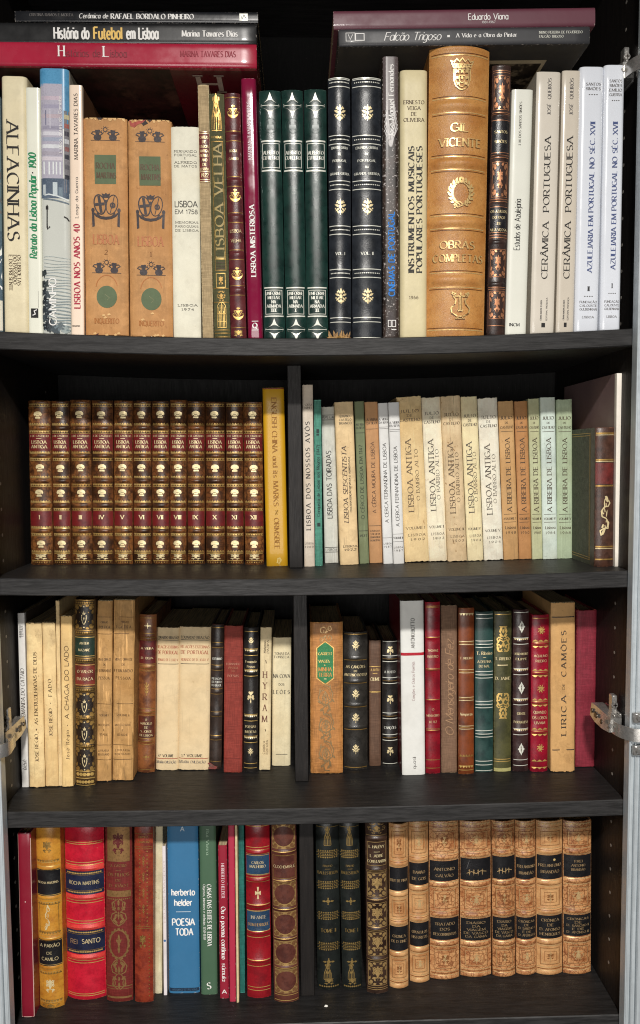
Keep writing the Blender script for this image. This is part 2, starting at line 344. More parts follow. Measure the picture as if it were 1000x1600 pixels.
# ------------------------------------------------------------------ ornaments in a -1..1 box: ('s', points, width) strokes and ('p', points) filled shapes
def leaf(x, y, a, l, wd=.3):
    a = R(a); o = []
    for t, k in ((0, 0), (.25, .8), (.5, 1), (.75, .7), (1, 0), (.75, -.7), (.5, -1), (.25, -.8)):
        px, py = t * l, k * wd * l * .5; o.append((x + px * math.cos(a) - py * math.sin(a), y + px * math.sin(a) + py * math.cos(a)))
    return ('p', o)
def dot(x, y, r, ry=None, n=10): return ('p', [(x + r * math.cos(6.2832 * i / n), y + (ry or r) * math.sin(6.2832 * i / n)) for i in range(n)])
def poly(*v): return ('p', L(*v))
def st(wd, *v): return ('s', L(*v), wd)
def arc(wd, cx, cy, rx, ry, a0, a1): return ('s', E(cx, cy, rx, ry, a0, a1), wd)
def curl(x, y, r, a0, turns, wd=.1, d=1):
    n = int(12 * turns) + 3; o = []
    for i in range(n):
        t = i / (n - 1); rr = r * (1 - .8 * t); a = R(a0) + d * t * turns * 2 * math.pi; o.append((x + rr * math.cos(a), y + rr * math.sin(a)))
    return ('s', o, wd)
def sym(ps):
    o = list(ps)
    for p in ps:
        o.append((p[0], [(-a, b) for a, b in p[1]][::(1 if p[0] == 's' else -1)]) + p[2:])
    return o
def vflip(ps): return [(p[0], [(a, -b) for a, b in p[1]][::(1 if p[0] == 's' else -1)]) + p[2:] for p in ps]
rg = random.Random(5)
def scrollpanel(n, seed, wd=.09):
    q = random.Random(seed); o = []
    for _ in range(n):
        x, y = q.uniform(.1, .85), q.uniform(-.85, .85)
        o.append(curl(x, y, q.uniform(.12, .26), q.uniform(0, 360), q.uniform(.7, 1.3), wd, q.choice((-1, 1)))); o.append(leaf(x, y, q.uniform(0, 360), q.uniform(.2, .36), .5))
    return sym(o)
ORN = {}
_d = [leaf(0, .3, 90, .7, .42), leaf(0, -.35, 270, .65, .42), leaf(.22, .05, 20, .75, .4), leaf(.2, -.15, -35, .7, .36), leaf(.12, .3, 55, .66, .36), dot(.55, .55, .12), dot(.78, -.22, .11), dot(.42, -.62, .11), leaf(.1, -.4, -65, .5, .36)]
ORN['fleuron'] = (.8, sym(_d) + [dot(0, 0, .24), st(.09, 0, -1, 0, 1)])
ORN['flower'] = (.8, sym([leaf(.05, -.5, 38, .95, .34), leaf(.05, -.1, 52, .85, .36), leaf(.05, .35, 60, .5, .5), dot(.75, -.05, .13), dot(.55, .5, .12), curl(.4, -.5, .22, 180, .8, .1, -1)]) + [st(.1, 0, -1, 0, .7), leaf(0, .45, 90, .55, .5), dot(0, .1, .16)])
ORN['clover'] = (.82, sym([dot(.48, .02, .28, .26), leaf(.1, -.1, -20, .85, .3), leaf(.1, .35, 40, .7, .3), curl(.55, -.35, .25, 90, .8, .1, -1), dot(.3, .72, .13)]) + [dot(0, .5, .28, .3), st(.12, 0, -1, 0, .4), dot(0, -.72, .14), dot(0, 0, .15)])
ORN['ship'] = (.86, [('p', [(-.95, -.2), (-.8, -.55), (-.4, -.85), (0, -.95), (.4, -.85), (.8, -.55), (.95, -.2), (.5, -.42), (0, -.5), (-.5, -.42)]), st(.1, 0, -.6, 0, 1), st(.14, -.25, .82, .35, .82), st(.1, -.75, .45, .75, .45), st(.1, -.75, .45, -.1, -.45), st(.1, .75, .45, .1, -.45), st(.09, -.4, .45, 0, -.2), st(.09, .4, .45, 0, -.2), poly(-.3, .4, .3, .4, 0, -.1), curl(-.85, -.1, .2, 0, .8, .1), curl(.85, -.1, .2, 180, .8, .1, -1)])
ORN['cap'] = (1.15, [('p', [(-1, .1), (-.85, .65), (-.4, .95), (0, 1), (.4, .95), (.85, .65), (1, .1), (.78, -.3), (.6, .05), (0, .12), (-.6, .05), (-.78, -.3)]), poly(-.5, -.02, .5, -.02, .42, -.42, -.42, -.42), poly(-.62, -.55, .62, -.55, .62, -.98, -.62, -.98)])
ORN['wreath'] = (.92, sym([leaf(math.cos(R(a)) * .72, math.sin(R(a)) * .78, a + 90 + o, .34, .5) for a in range(-70, 75, 18) for o in (-38, 32)] + [arc(.05, 0, 0, .72, .78, -80, 70), dot(.86, .35, .06), dot(.95, 0, .06), dot(.86, -.4, .06)]) + [curl(-.18, -.85, .3, 0, .9, .08), st(.09, -.2, -.95, .5, -.68), st(.08, -.1, -.8, -.5, -1)])
ORN['lyre'] = (.74, sym([('s', [(.45, .82), (.8, .92), (.72, .65), (.45, .4), (.55, .1), (.95, -.2), (.85, -.55), (.3, -.78)], .1), st(.05, .15, .6, .15, -.3), curl(.72, .8, .15, 0, 1, .08)]) + [st(.05, 0, .6, 0, -.3), st(.11, -.6, .66, .6, .66), dot(0, .84, .1), poly(-.3, -.3, .3, -.3, .22, -.45, -.22, -.45), poly(-.14, -.74, .14, -.74, .3, -.92, -.3, -.92), poly(-.5, -.9, .5, -.9, .5, -1, -.5, -1)])
_sh = lambda s, oy: [(-.8 * s, .3 * s + oy), (.8 * s, .3 * s + oy), (.8 * s, -.45 * s + oy), (.6 * s, -.85 * s + oy), (.25 * s, -1.05 * s + oy), (0, -1.1 * s + oy), (-.25 * s, -1.05 * s + oy), (-.6 * s, -.85 * s + oy), (-.8 * s, -.45 * s + oy), (-.8 * s, .3 * s + oy)]
ORN['crest'] = (.72, [('s', _sh(.9, .06), .07), ('s', _sh(.74, .06), .04), ('s', _sh(.32, -.16), .05), dot(0, -.2, .1)] + [poly(x - .13, y - .09, x + .13, y - .09, x + .13, y + .09, x - .13, y + .09) for x, y in ((-.42, .18), (0, .18), (.42, .18), (-.46, -.2), (.46, -.2), (-.34, -.56), (.34, -.56))] + [st(.07, -.75, .4, .75, .4), st(.07, -.85, .62, .85, .62)] + [poly(x - .1, .44, x + .1, .44, x + .1, .56, x - .1, .56) for x in (-.6, -.36, -.12, .12, .36, .6)] + [('s', [(-.75, .4), (-1, .85), (-.72, .76), (-.5, .95), (-.25, .78), (0, 1), (.25, .78), (.5, .95), (.72, .76), (1, .85), (.75, .4)], .07)])
ORN['shield'] = (.62, [('s', [(-.8, .32), (.8, .32), (.72, -.3), (.4, -.75), (0, -1), (-.4, -.75), (-.72, -.3), (-.8, .32)], .17), poly(0, .12, .2, -.12, 0, -.4, -.2, -.12), leaf(0, .4, 90, .6, .5), leaf(.12, .42, 40, .5, .5), leaf(-.12, .42, 140, .5, .5)])
ORN['lozenge'] = (.62, [poly(0, 1, .28, .62, .55, .45, .62, .2, 1, 0, .62, -.2, .55, -.45, .28, -.62, 0, -1, -.28, -.62, -.55, -.45, -.62, -.2, -1, 0, -.62, .2, -.55, .45, -.28, .62)])
ORN['diamondfloral'] = (1.2, [poly(0, .6, .4, 0, 0, -.6, -.4, 0), leaf(.35, 0, 0, .7, .7), leaf(-.35, 0, 180, .7, .7), leaf(0, .5, 90, .5, .5), leaf(0, -.5, 270, .5, .5)])
ORN['dragon'] = (1, [curl(0, 0, .5, a, .8, .14) for a in (0, 120, 240)] + [leaf(.5 * math.cos(R(a)), .5 * math.sin(R(a)), a + 50, .5, .4) for a in range(0, 360, 45)] + [leaf(.1, .1, a, .4, .5) for a in (30, 150, 270)])
ORN['arabesque'] = (.56, sym([curl(.55, -.62, .4, 200, 1.1, .12, 1), ('s', [(0, -.2), (.5, -.05), (.85, -.4), (.6, -.92), (.1, -.95)], .12), ('s', [(.1, .0), (.6, .15), (.85, .0), (.7, -.25)], .11), ('s', [(0, .95), (.35, .85), (.5, .6), (.2, .3), (.5, .05)], .12), ('s', [(.5, 1), (.2, .78), (.42, .5), (0, .15)], .1), leaf(.1, .2, 20, .5, .4), leaf(.1, -.4, -40, .5, .4)]) + [dot(0, .6, .16), poly(0, -.1, .18, -.38, 0, -.66, -.18, -.38), poly(-.4, .92, .4, .92, .4, 1, -.4, 1)])
ORN['arabesque_low'] = (.56, vflip(ORN['arabesque'][1]))
ORN['star'] = (.78, [('p', [(0, 1)] + [(1 - math.sin(R(a)), 1 - math.cos(R(a))) for a in ()] + [(.09, .8), (.22, .52), (.42, .33), (.66, .2), (1, .11), (-1, .11), (-.66, .2), (-.42, .33), (-.22, .52), (-.09, .8)]), ('p', [(0, -1), (-.09, -.8), (-.22, -.52), (-.42, -.33), (-.66, -.2), (-1, -.11), (1, -.11), (.66, -.2), (.42, -.33), (.22, -.52), (.09, -.8)]), st(.05, -1, 0, 1, 0)])
ORN['rosette'] = (1, [arc(.09, 0, 0, .95, .95, 0, 360), arc(.06, 0, 0, .55, .55, 0, 360), poly(-.5, -.5, .5, -.5, .4, .1, -.4, .1), poly(-.18, .1, .18, .1, .18, .85, -.18, .85)])
_pot = [dot(.5, -.5, .26, .42), st(.13, .2, .18, .82, .18), ('s', [(.3, -.2), (.16, .0), (.3, .18)], .12), ('s', [(.7, -.2), (.9, 0), (.8, .18)], .12), poly(.38, -.1, .62, -.1, .66, .42, .34, .42), dot(.42, .36, .1)]
ORN['cherubs'] = (1.95, sym(_pot) + [arc(.1, 0, .5, .13, .26, 0, 360), st(.06, -.95, -.85, .95, -.85)] + [st(.06, .2 * math.cos(R(a)), .5 + .36 * math.sin(R(a)), .26 * math.cos(R(a)), .5 + .46 * math.sin(R(a))) for a in range(0, 360, 40)])
def _oval(cx, a):
    return [(cx + .38 * math.cos(R(t)) * math.cos(R(a)) - .56 * math.sin(R(t)) * math.sin(R(a)), .32 + .38 * math.cos(R(t)) * math.sin(R(a)) + .56 * math.sin(R(t)) * math.cos(R(a))) for t in range(0, 361, 20)]
ORN['arms'] = (.82, [('s', _oval(-.42, 18), .07), ('s', _oval(.42, -18), .05), st(.16, -.5, .8, -.32, -.15), st(.16, -.75, .3, -.1, .36), st(.04, .3, -.15, .58, .8), arc(.07, .46, .28, .15, .13, 0, 360), dot(.46, .28, .08), ('p', [(-.3, .95), (-.2, .7), (.2, .7), (.3, .95), (.15, .86), (0, .98), (-.15, .86)]), dot(0, .5, .09), arc(.07, 0, -.08, .85, .42, 190, 350), arc(.06, 0, -.12, .8, .28, 195, 345), arc(.07, 0, .05, .7, .5, 205, 335), poly(-.98, -.1, -.82, -.05, -.78, -.9, -.95, -.95), poly(.98, -.1, .82, -.05, .78, -.9, .95, -.95), dot(-.9, 0, .12), dot(.9, 0, .12)])
ORN['cross'] = (.95, [poly(-.1, 0, .1, 0, .36, 1, -.36, 1), poly(-.1, 0, .1, 0, .36, -1, -.36, -1), poly(0, -.1, 0, .1, 1, .36, 1, -.36), poly(0, -.1, 0, .1, -1, .36, -1, -.36), dot(0, 0, .16)])
ORN['panel'] = (1, scrollpanel(7, 3) + [leaf(0, -.4, 90, .8, .5), leaf(0, .1, 45, .4, .5), leaf(0, .1, 135, .4, .5)])
ORN['panel_b'] = (1, scrollpanel(9, 8, .08) + [leaf(0, -.5, 90, 1, .4)])
ORN['corners'] = (1, [q for p in sym([curl(.75, .72, .22, 0, 1, .1), leaf(.95, .95, 215, .5, .5), leaf(.95, .6, 250, .4, .5), leaf(.55, .95, 190, .4, .5)]) for q in (p, vflip([p])[0])])
ORN['sprig'] = (.6, sym([leaf(.03, y, 42, .6, .36) for y in (-.6, -.2, .2)] + [dot(.45, .62, .1)]) + [st(.09, 0, -1, 0, .8), leaf(0, .5, 90, .5, .5)])
ORN['gatetop'] = (.5, sym([('s', [(.1, .9), (.4, .3), (.75, -.2), (.85, -.9)], .09), st(.07, .35, .2, .35, -.9), st(.07, .6, -.1, .6, -.9), leaf(0, .2, 40, .6, .3), leaf(0, -.3, 40, .7, .3), st(.06, .1, -.2, .7, -.2), dot(.5, .7, .12)]) + [st(.12, 0, -1, 0, 1), st(.1, -.85, -.95, .85, -.95), dot(0, .65, .2), st(.08, -.35, .8, .35, .8)])
ORN['gate'] = (.52, sym([st(.09, .9, -1, .9, .5), st(.07, .6, -.9, .6, .6), st(.07, .3, -.9, .3, .75), arc(.09, 0, .5, .9, .45, 0, 90), dot(.45, .2, .09), st(.05, .45, -.9, .45, .1)]) + [st(.07, 0, -.9, 0, .9), st(.09, -.95, -.95, .95, -.95), st(.07, -.9, .1, .9, .1), st(.07, -.9, -.5, .9, -.5)])
ORN['flourish'] = (.42, [('s', [(.7, .95), (.95, .8), (.6, .62), (-.1, .6), (-.7, .35), (-.55, .05), (.2, -.05), (.75, -.3), (.6, -.62), (-.2, -.6), (-.9, -.75), (-.7, -1), (-.2, -.9)], .17), curl(.1, .75, .3, 90, .9, .14), curl(.3, -.3, .35, 200, .9, .14), curl(-.3, .3, .3, 0, .9, .13), leaf(.7, .9, 160, .8, .4), leaf(-.7, -.95, 20, .9, .3), leaf(.2, 0, 60, .5, .4), leaf(-.2, -.4, 200, .5, .4)])
ORN['garland'] = (.48, sym([('s', [(0, .95), (.5, .75), (.85, .45), (.7, .1), (.2, -.05)], .09), ('s', [(.1, .9), (.45, .45), (.35, .1)], .07), leaf(.1, .7, -20, .55, .4), leaf(.3, .3, 40, .5, .4), leaf(.2, .05, 70, .45, .4), ('s', [(.15, 0), (.7, -.35), (.6, -.75), (.1, -.95)], .08), leaf(.25, -.35, 20, .5, .4), curl(.62, -.6, .25, 90, 1, .08)]) + [leaf(0, -.1, 90, .6, .4), leaf(0, -.95, 90, .5, .5), dot(0, -.3, .13)])
ORN['garland_low'] = (.48, [(p[0], [(a, -b) for a, b in p[1]][::(1 if p[0] == 's' else -1)]) + p[2:] for p in ORN['garland'][1]])
ORN['medallion'] = (.72, sym([arc(.12, 0, 0, .9, .85, -88, 88)] + [leaf(.9 * math.cos(R(a)), .85 * math.sin(R(a)), a + 70, .26, .6) for a in range(-80, 90, 20)]) + [leaf(0, .05, 90, .55, .45), leaf(0, -.05, 270, .55, .45), leaf(0, .05, 40, .35, .5), leaf(0, .05, 140, .35, .5), dot(0, 0, .12)])
ORN['scrolls'] = (.9, [curl(-.4, .4, .5, 0, 1.1, .11), curl(.45, -.35, .5, 180, 1.1, .11), curl(.5, .6, .3, 90, 1, .1, -1), curl(-.5, -.55, .35, 270, 1, .1, -1), leaf(-.2, .1, 30, .6, .4), leaf(.1, -.1, 210, .6, .4), leaf(.2, .5, 60, .5, .4), leaf(-.3, -.4, 240, .5, .4)])
ORN['bigscroll'] = (.62, [('s', [(-.1, .98), (.5, .8), (.85, .4), (.7, -.1), (.1, -.35), (-.5, -.25), (-.8, .1), (-.6, .5), (-.2, .62)], .1), ('s', [(-.3, .9), (.35, .68), (.65, .35), (.5, 0), (0, -.18)], .05), curl(-.1, .15, .38, 90, 1, .07, -1), leaf(-.65, .3, 80, .5, .4), leaf(-.4, -.2, 170, .5, .4), leaf(.3, -.25, 300, .6, .4), leaf(.6, .6, 100, .45, .4), leaf(.75, .0, 330, .35, .5), leaf(-.1, .2, 70, .4, .4), ('s', [(.1, -.35), (-.3, -.6), (-.2, -.95), (.4, -1)], .1), leaf(-.25, -.6, 200, .45, .4), leaf(.1, -.85, 30, .5, .4), dot(0, .2, .09)])
ORN['tower'] = (.5, ORN['gatetop'][1])

# ------------------------------------------------------------------ the book
UNIT = {}
def prof(s, b, p): return -b * (1 - min(1, abs(s)) ** p)
class Spine:
    """the spine surface of one book in its own metres: x across, z up, y < 0 towards the reader"""
    def __init__(s, w, h, yb, yt, b, p, bands, wob=0., ph=0.):
        s.wob, s.ph = wob, ph; s.w, s.h, s.yb, s.yt, s.b, s.p = w, h, yb, yt, b, p
        s.k = h / abs(yb - yt)                       # metres per photo pixel
        s.bands = [(s.z(y), hp * s.k, mm * .001) for y, hp, mm in bands]
    def z(s, y): return s.h * (s.yb - y) / (s.yb - s.yt)
    def y(s, x, z):
        q = 2 * x / s.w; y = prof(q, s.b, s.p)
        if s.wob: y += s.wob * (math.sin(z * 71 + s.ph) * .5 + math.sin(z * 150 + q * 2.2 + s.ph * 3) * .5)
        for zb, r, hb in s.bands:
            d = abs(z - zb) / r
            if d < 1: y -= hb * math.cos(d * math.pi / 2) ** 1.4 * (1 - min(1, abs(q)) ** 6)
        return y
def ribbon(mb, sp, pts, ws, off, mat, flip=False):
    P = [pts[0]]; W = [ws[0]]
    for i in range(1, len(pts)):
        d = math.dist(pts[i - 1], pts[i]); n = max(1, int(d / .004))
        for j in range(1, n + 1):
            t = j / n; P.append((pts[i - 1][0] + (pts[i][0] - pts[i - 1][0]) * t, pts[i - 1][1] + (pts[i][1] - pts[i - 1][1]) * t)); W.append(ws[i - 1] + (ws[i] - ws[i - 1]) * t)
    V = []; n = len(P); lim = sp.w / 2 * .995
    closed = n > 3 and math.dist(P[0], P[-1]) < 1e-7
    for i in range(n):
        a = P[i - 1] if i else (P[-2] if closed else P[0]); c = P[i + 1] if i < n - 1 else (P[1] if closed else P[-1])
        dx, dy = c[0] - a[0], c[1] - a[1]; d = math.hypot(dx, dy) or 1e-9; nx, ny = -dy / d, dx / d
        if 0 < i < n - 1 or closed:
            e = P[i][0] - a[0], P[i][1] - a[1]; l = math.hypot(*e) or 1e-9; m = max(.5, abs((-e[1] * nx + e[0] * ny) / l))
        else: m = 1
        h = W[i] / 2 / m
        for sg in (1, -1):
            x = max(-lim, min(lim, P[i][0] + nx * h * sg)); z = P[i][1] + ny * h * sg; V.append((x, sp.y(x, z) - off, z))
    F = []
    for i in range(n - 1): F.append((2 * i, 2 * i + 1, 2 * i + 3, 2 * i + 2))
    mb.add(V, F, mat)
def fan(mb, sp, pts, off, mat):
    lim = sp.w / 2 * .995; pts = [(max(-lim, min(lim, x)), max(.0004, min(sp.h - .0004, z))) for x, z in pts]
    ar = sum(pts[i][0] * pts[(i + 1) % len(pts)][1] - pts[(i + 1) % len(pts)][0] * pts[i][1] for i in range(len(pts)))
    if ar < 0: pts = pts[::-1]
    cx = sum(p[0] for p in pts) / len(pts); cz = sum(p[1] for p in pts) / len(pts)
    V = [(cx, sp.y(cx, cz) - off, cz)] + [(x, sp.y(x, z) - off, z) for x, z in pts]; n = len(pts)
    mb.add(V, [(0, 1 + i, 1 + (i + 1) % n) for i in range(n)], mat)
def sheet(mb, sp, x0, x1, z0, z1, off, mat, edge=False):
    nx = max(2, min(24, int((x1 - x0) / .0018))); nz = max(1, int((z1 - z0) / .003)) if sp.bands or sp.wob else max(1, int((z1 - z0) / .03))
    V = [(x0 + (x1 - x0) * i / nx, 0, z0 + (z1 - z0) * j / nz) for j in range(nz + 1) for i in range(nx + 1)]
    V = [(x, sp.y(x, z) - off, z) for x, _, z in V]; m = nx + 1
    F = [(j * m + i, j * m + i + 1, (j + 1) * m + i + 1, (j + 1) * m + i) for j in range(nz) for i in range(nx)]
    if edge:                                         # a turned-in rim so that a pasted label has thickness
        rim = [i for i in range(m)] + [j * m + nx for j in range(1, nz + 1)] + [nz * m + i for i in range(nx - 1, -1, -1)] + [j * m for j in range(nz - 1, 0, -1)]
        k = len(V); V = V + [(V[i][0], V[i][1] + off, V[i][2]) for i in rim]; n = len(rim)
        F = F + [(rim[i], k + i, k + (i + 1) % n, rim[(i + 1) % n]) for i in range(n)]
    mb.add(V, F, mat)
def decorate(mb, sp, decs, base, root, jit):
    """base: how far off the leather this layer lies"""
    lay = 0; wk = lambda cap: .74 if cap < 4 else (.84 if cap < 6.5 else (.8 if cap > 9 and d[-1] in ('serif', 'boldserif') else 1.))
    X_ = lambda u: (u - .5) * sp.w
    for d in decs:
        lay += 1; t = d[0]; off = base + lay * .000007 + {'R': 0, 'F': .00004, 'L': .00004, 'E': .00009, 'P': .00009}.get(t, .00014)
        if t == 'T':
            _, txt, y, cap, u, frac, ik, sty = d; S, W = text_strokes(txt, sty); c = cap * sp.k / 10
            cx = c if not frac else min(frac * sp.w / W, c * 2.2)
            if cx * W > .97 * sp.w: cx = .97 * sp.w / W
            x0 = X_(u) - cx * W / 2; z0 = sp.z(y) - 5 * c
            for i, (p, ws) in enumerate(S): ribbon(mb, sp, [(x0 + a * cx, z0 + b * c) for a, b in p], [max(q * wk(cap) * (c * .6 + cx * .4), .00026) for q in ws], off + (i % 6) * .000014, ik)
        elif t in 'UD':
            _, txt, y0, y1, u, cap, ik, sty = d; S, W = text_strokes(txt, sty); c = cap * sp.k / 10; z0, z1 = sp.z(y0), sp.z(y1); q = (z1 - z0) / W; sg = -1 if t == 'U' else 1
            xc = X_(u)
            for i, (p, ws) in enumerate(S): ribbon(mb, sp, [(xc + sg * (b - 5) * c, z0 + a * q) for a, b in p], [max(v * wk(cap) * (c * .6 + abs(q) * .4), .00026) for v in ws], off + (i % 6) * .000014, ik)
        elif t == 'L':
            y, th, ik = d[1:4]; u0, u1 = d[4:6] if len(d) > 4 else (.02, .98); z = sp.z(y); r = th * sp.k / 2
            sheet(mb, sp, X_(u0), X_(u1), z - r, z + r, off, ik)
        elif t == 'Z':
            _, y, amp, ik, n = d[:5]; u0, u1 = d[5:7] if len(d) > 5 else (.04, .96); z = sp.z(y); r = amp * sp.k
            for i in range(n):
                a = X_(u0 + (u1 - u0) * i / n); b = X_(u0 + (u1 - u0) * (i + 1) / n); m = (a + b) / 2
                fan(mb, sp, [(a, z + r), (a + (b - a) * .15, z + r * .1), (m, z - r), (b - (b - a) * .15, z + r * .1), (b, z + r)] if amp > 0 else [(a, z + r), (b, z + r), (b - (b - a) * .15, z + r * .1), (m, z - r), (a + (b - a) * .15, z + r * .1)], off + (i % 2) * .00001, ik)
        elif t == 'DOTS':
            _, y, rr, ik, n = d[:5]; u0, u1 = d[5:7] if len(d) > 5 else (.06, .94); z = sp.z(y); r = rr * sp.k
            for i in range(n):
                x = X_(u0 + (u1 - u0) * (i + .5) / n); fan(mb, sp, [(x + r * math.cos(a * 1.0472), z + r * math.sin(a * 1.0472)) for a in range(6)], off, ik)
        elif t == 'R':
            _, ya, yb2, u0, u1, mt = d; sheet(mb, sp, X_(u0), X_(u1), sp.z(yb2), sp.z(ya), off, mt)
        elif t == 'F':
            _, ya, yb2, u0, u1, th, ik = d; r = th * sp.k; a, b, z0, z1 = X_(u0), X_(u1), sp.z(yb2), sp.z(ya)
            sheet(mb, sp, a, b, z0, z0 + r, off, ik); sheet(mb, sp, a, b, z1 - r, z1, off, ik)
            sheet(mb, sp, a, a + r, z0 + r, z1 - r, off, ik); sheet(mb, sp, b - r, b, z0 + r, z1 - r, off, ik)
        elif t == 'O':
            name, y, hp, u, ik = d[1:6]; asp, prims = ORN[name]; wf = d[6] if len(d) > 6 else None
            r = hp * sp.k; rx = r * asp if wf is None else wf * sp.w / 2; x0, z0 = X_(u), sp.z(y); i = 0
            for p in prims:
                i += 1; o2 = off + (i % 7) * .000012; q = [(x0 + a * rx, z0 + b * r) for a, b in p[1]]
                if p[0] == 's': ribbon(mb, sp, q, [max(p[2] * min(r, rx * 1.3), .0003)] * len(q), o2, ik)
                else: fan(mb, sp, q, o2, ik)
        elif t == 'E':                                # filled ellipse that follows the curve: u, y, half width in u, half height in px
            _, u, y, ru, ry, mt = d; x0, z0, rx, rz_ = X_(u), sp.z(y), ru * sp.w, ry * sp.k; nr, nc = 14, 12; V = []
            for j in range(nr + 1):
                th = math.pi * j / nr; hw = rx * math.sin(th) + 1e-5; zz = z0 - rz_ * math.cos(th)
                for i in range(nc + 1):
                    x = x0 - hw + 2 * hw * i / nc; V.append((x, sp.y(x, zz) - off, zz))
            mb.add(V, [(j * (nc + 1) + i, j * (nc + 1) + i + 1, (j + 1) * (nc + 1) + i + 1, (j + 1) * (nc + 1) + i) for j in range(nr) for i in range(nc)], mt)
        elif t == 'P':                                # polygon given in u, y
            fan(mb, sp, [(X_(u), sp.z(y)) for u, y in d[1]], off, d[2])
        elif t == 'S':                                # stroke given in u, y
            q = [(X_(u), sp.z(y)) for u, y in d[1]]; ribbon(mb, sp, q, [d[2] * sp.k] * len(q), off, d[3])
        elif t == 'LAB':
            _, ya, yb2, u0, u1, mt, sub = d; m2 = MB(); sheet(m2, sp, X_(u0), X_(u1), sp.z(yb2), sp.z(ya), .0003, mt, True)
            decorate(m2, sp, sub, .00042, root, jit); m2.build('title_label', root)
ROWLAST = {}
SEQ = [0]
def book(label, top, bot, row, mat, decs=(), shape='flat', name='book', cat='book', group=None, bands=(), depth=.15, Y=None, board=None, pg=None, hard=None, rag=0., horiz=False, rz=0., bulge=None, lift=0., tube=None):
    """top = (x left, x right, y), bot the same, in photo pixels; row = shelf index; stands where its foot meets the shelf"""
    SEQ[0] += 1; rnd = random.Random(SEQ[0])
    if horiz:
        (xl, xr, yt0, yb0, yt1, yb1) = top
        a = at(xl, (yt0 + yb0) / 2, Y); b = at(xr, (yt1 + yb1) / 2, Y); h = (b - a).length
        w_ = ((at(xl, yt0, Y) - at(xl, yb0, Y)).length + (at(xr, yt1, Y) - at(xr, yb1, Y)).length) / 2
        lean = -math.atan2((b - a).z, (b - a).x); base = a; ypb, ypt = xl, xr
    else:
        xm = (bot[0] + bot[1]) / 2
        if Y is None: pb = on_shelf(xm, bot[2], row)
        else:
            pb = at(xm, bot[2], Y)
        Ys = max(.003, min(pb.y, .2)) if Y is None else Y
        zb = ztop(row, pb.x)
        pb = at(xm, bot[2], Ys); pb.z = zb
        pt = at((top[0] + top[1]) / 2, top[2], Ys)
        v = pt - pb; h = v.length; lean = math.atan2(v.x, v.z)
        wb = at(bot[1], bot[2], Ys).x - at(bot[0], bot[2], Ys).x; wt = at(top[1], top[2], Ys).x - at(top[0], top[2], Ys).x
        w_ = (wb + wt) / 2 - .0004; base = pb; ypb, ypt = bot[2], top[2]
        zc = ztop(row - 1, pb.x) - .0205 if row > 0 else 9
        h = min(h, zc - zb - .002)
        if v.length > h: ypt = ypb - (ypb - ypt) * h / v.length
    b = bulge if bulge is not None else {'flat': min(.0022, w_ * .09), 'semi': w_ * .11, 'round': w_ * .17}[shape]
    p = {'flat': 7, 'semi': 2.6, 'round': 2.2}[shape]
    hard = (shape != 'flat') if hard is None else hard
    root = thing(name, label, cat, (0, 0, 0), group)
    sp = Spine(w_, h, ypb, ypt, b, p, bands, rag * .3, rnd.uniform(0, 6))
    # ---- cover: one C-shaped shell
    t = .0022 if hard else .0006
    nx = max(6, min(26, int(w_ / .0016)))
    ss = [math.sin((i / nx - .5) * math.pi) for i in range(nx + 1)]
    zs = {0.0, .0012, h - .0012, h}; k = max(4, int(h / (.004 if rag else .018)))
    for i in range(1, k): zs.add(h * i / k)
    for zc_, r, hb in sp.bands:
        for q in (-1, -.8, -.55, -.3, 0, .3, .55, .8, 1):
            if 0 < zc_ + q * r < h: zs.add(zc_ + q * r)
    zs = sorted(zs); zz = [zs[0]]
    for z in zs[1:]:
        if z - zz[-1] > .0004: zz.append(z)
    zz[-1] = h
    D = depth
    outer = [('b', -w_ / 2, D), ('b', -w_ / 2, D * .5), ('b', -w_ / 2, .006)] + [('s', s * w_ / 2, 0) for s in ss] + [('b', w_ / 2, .006), ('b', w_ / 2, D * .5), ('b', w_ / 2, D)]
    nc = len(outer); mb = MB(); V = []; e = []
    jt = [rnd.uniform(-1, 1) for _ in range(nc)]; jb = [rnd.uniform(-1, 1) for _ in range(nc)]
    warp = [rnd.uniform(-1, 1) for _ in range(4)]
    for r, z in enumerate(zz):
        for c, (kind, x, y) in enumerate(outer):
            z2 = z; x2 = x
            if rag:
                if r == len(zz) - 1: z2 = z - abs(jt[c]) * rag
                if r == 0: z2 = z + abs(jb[c]) * rag
            y2 = sp.y(x, z) if kind == 's' else y
            if kind == 's' and hard and r in (0, len(zz) - 1): y2 += .0007
            V.append((x2, y2, z2)); 
            q = 1.0 if r in (0, len(zz) - 1) else 0.0
            if kind == 's' and abs(x) > w_ * .495: q = max(q, .75)
            e.append(q)
    nr = len(zz); F = []; FB = []
    for r in range(nr - 1):
        for c in range(nc - 1):
            q = (r * nc + c, r * nc + c + 1, (r + 1) * nc + c + 1, (r + 1) * nc + c)
            (F if 2 <= c <= nc - 4 else FB).append(q)
    k0 = len(V)
    for r in (0, nr - 1):
        for c, (kind, x, y) in enumerate(outer):
            o = V[r * nc + c]; V.append((x * (1 - 2 * t / w_), (o[1] + t) if kind == 's' else y, o[2])); e.append(.6)
    for c in range(nc - 1):
        F.append((k0 + c, k0 + c + 1, c + 1, c)); a = (nr - 1) * nc
        F.append((a + c, a + c + 1, k0 + nc + c + 1, k0 + nc + c))
        FB.append((k0 + c + 1, k0 + c, k0 + nc + c, k0 + nc + c + 1))
    for c in (0, nc - 1):
        col_ = [r * nc + c for r in range(nr)]; f = col_ + [k0 + nc + c, k0 + c]
        FB.append(tuple(f if c == 0 else reversed(f)))
    bm_ = board or mat
    mb.add(V, F, mat); mb.f += FB; mb.m += [mb.mi(bm_)] * len(FB); mb.e = e
    decorate(mb, sp, list(decs), .00022, root, 0)
    cov = mb.build('cover', root)
    pb_ = MB(); ins = .003 if hard else .0006
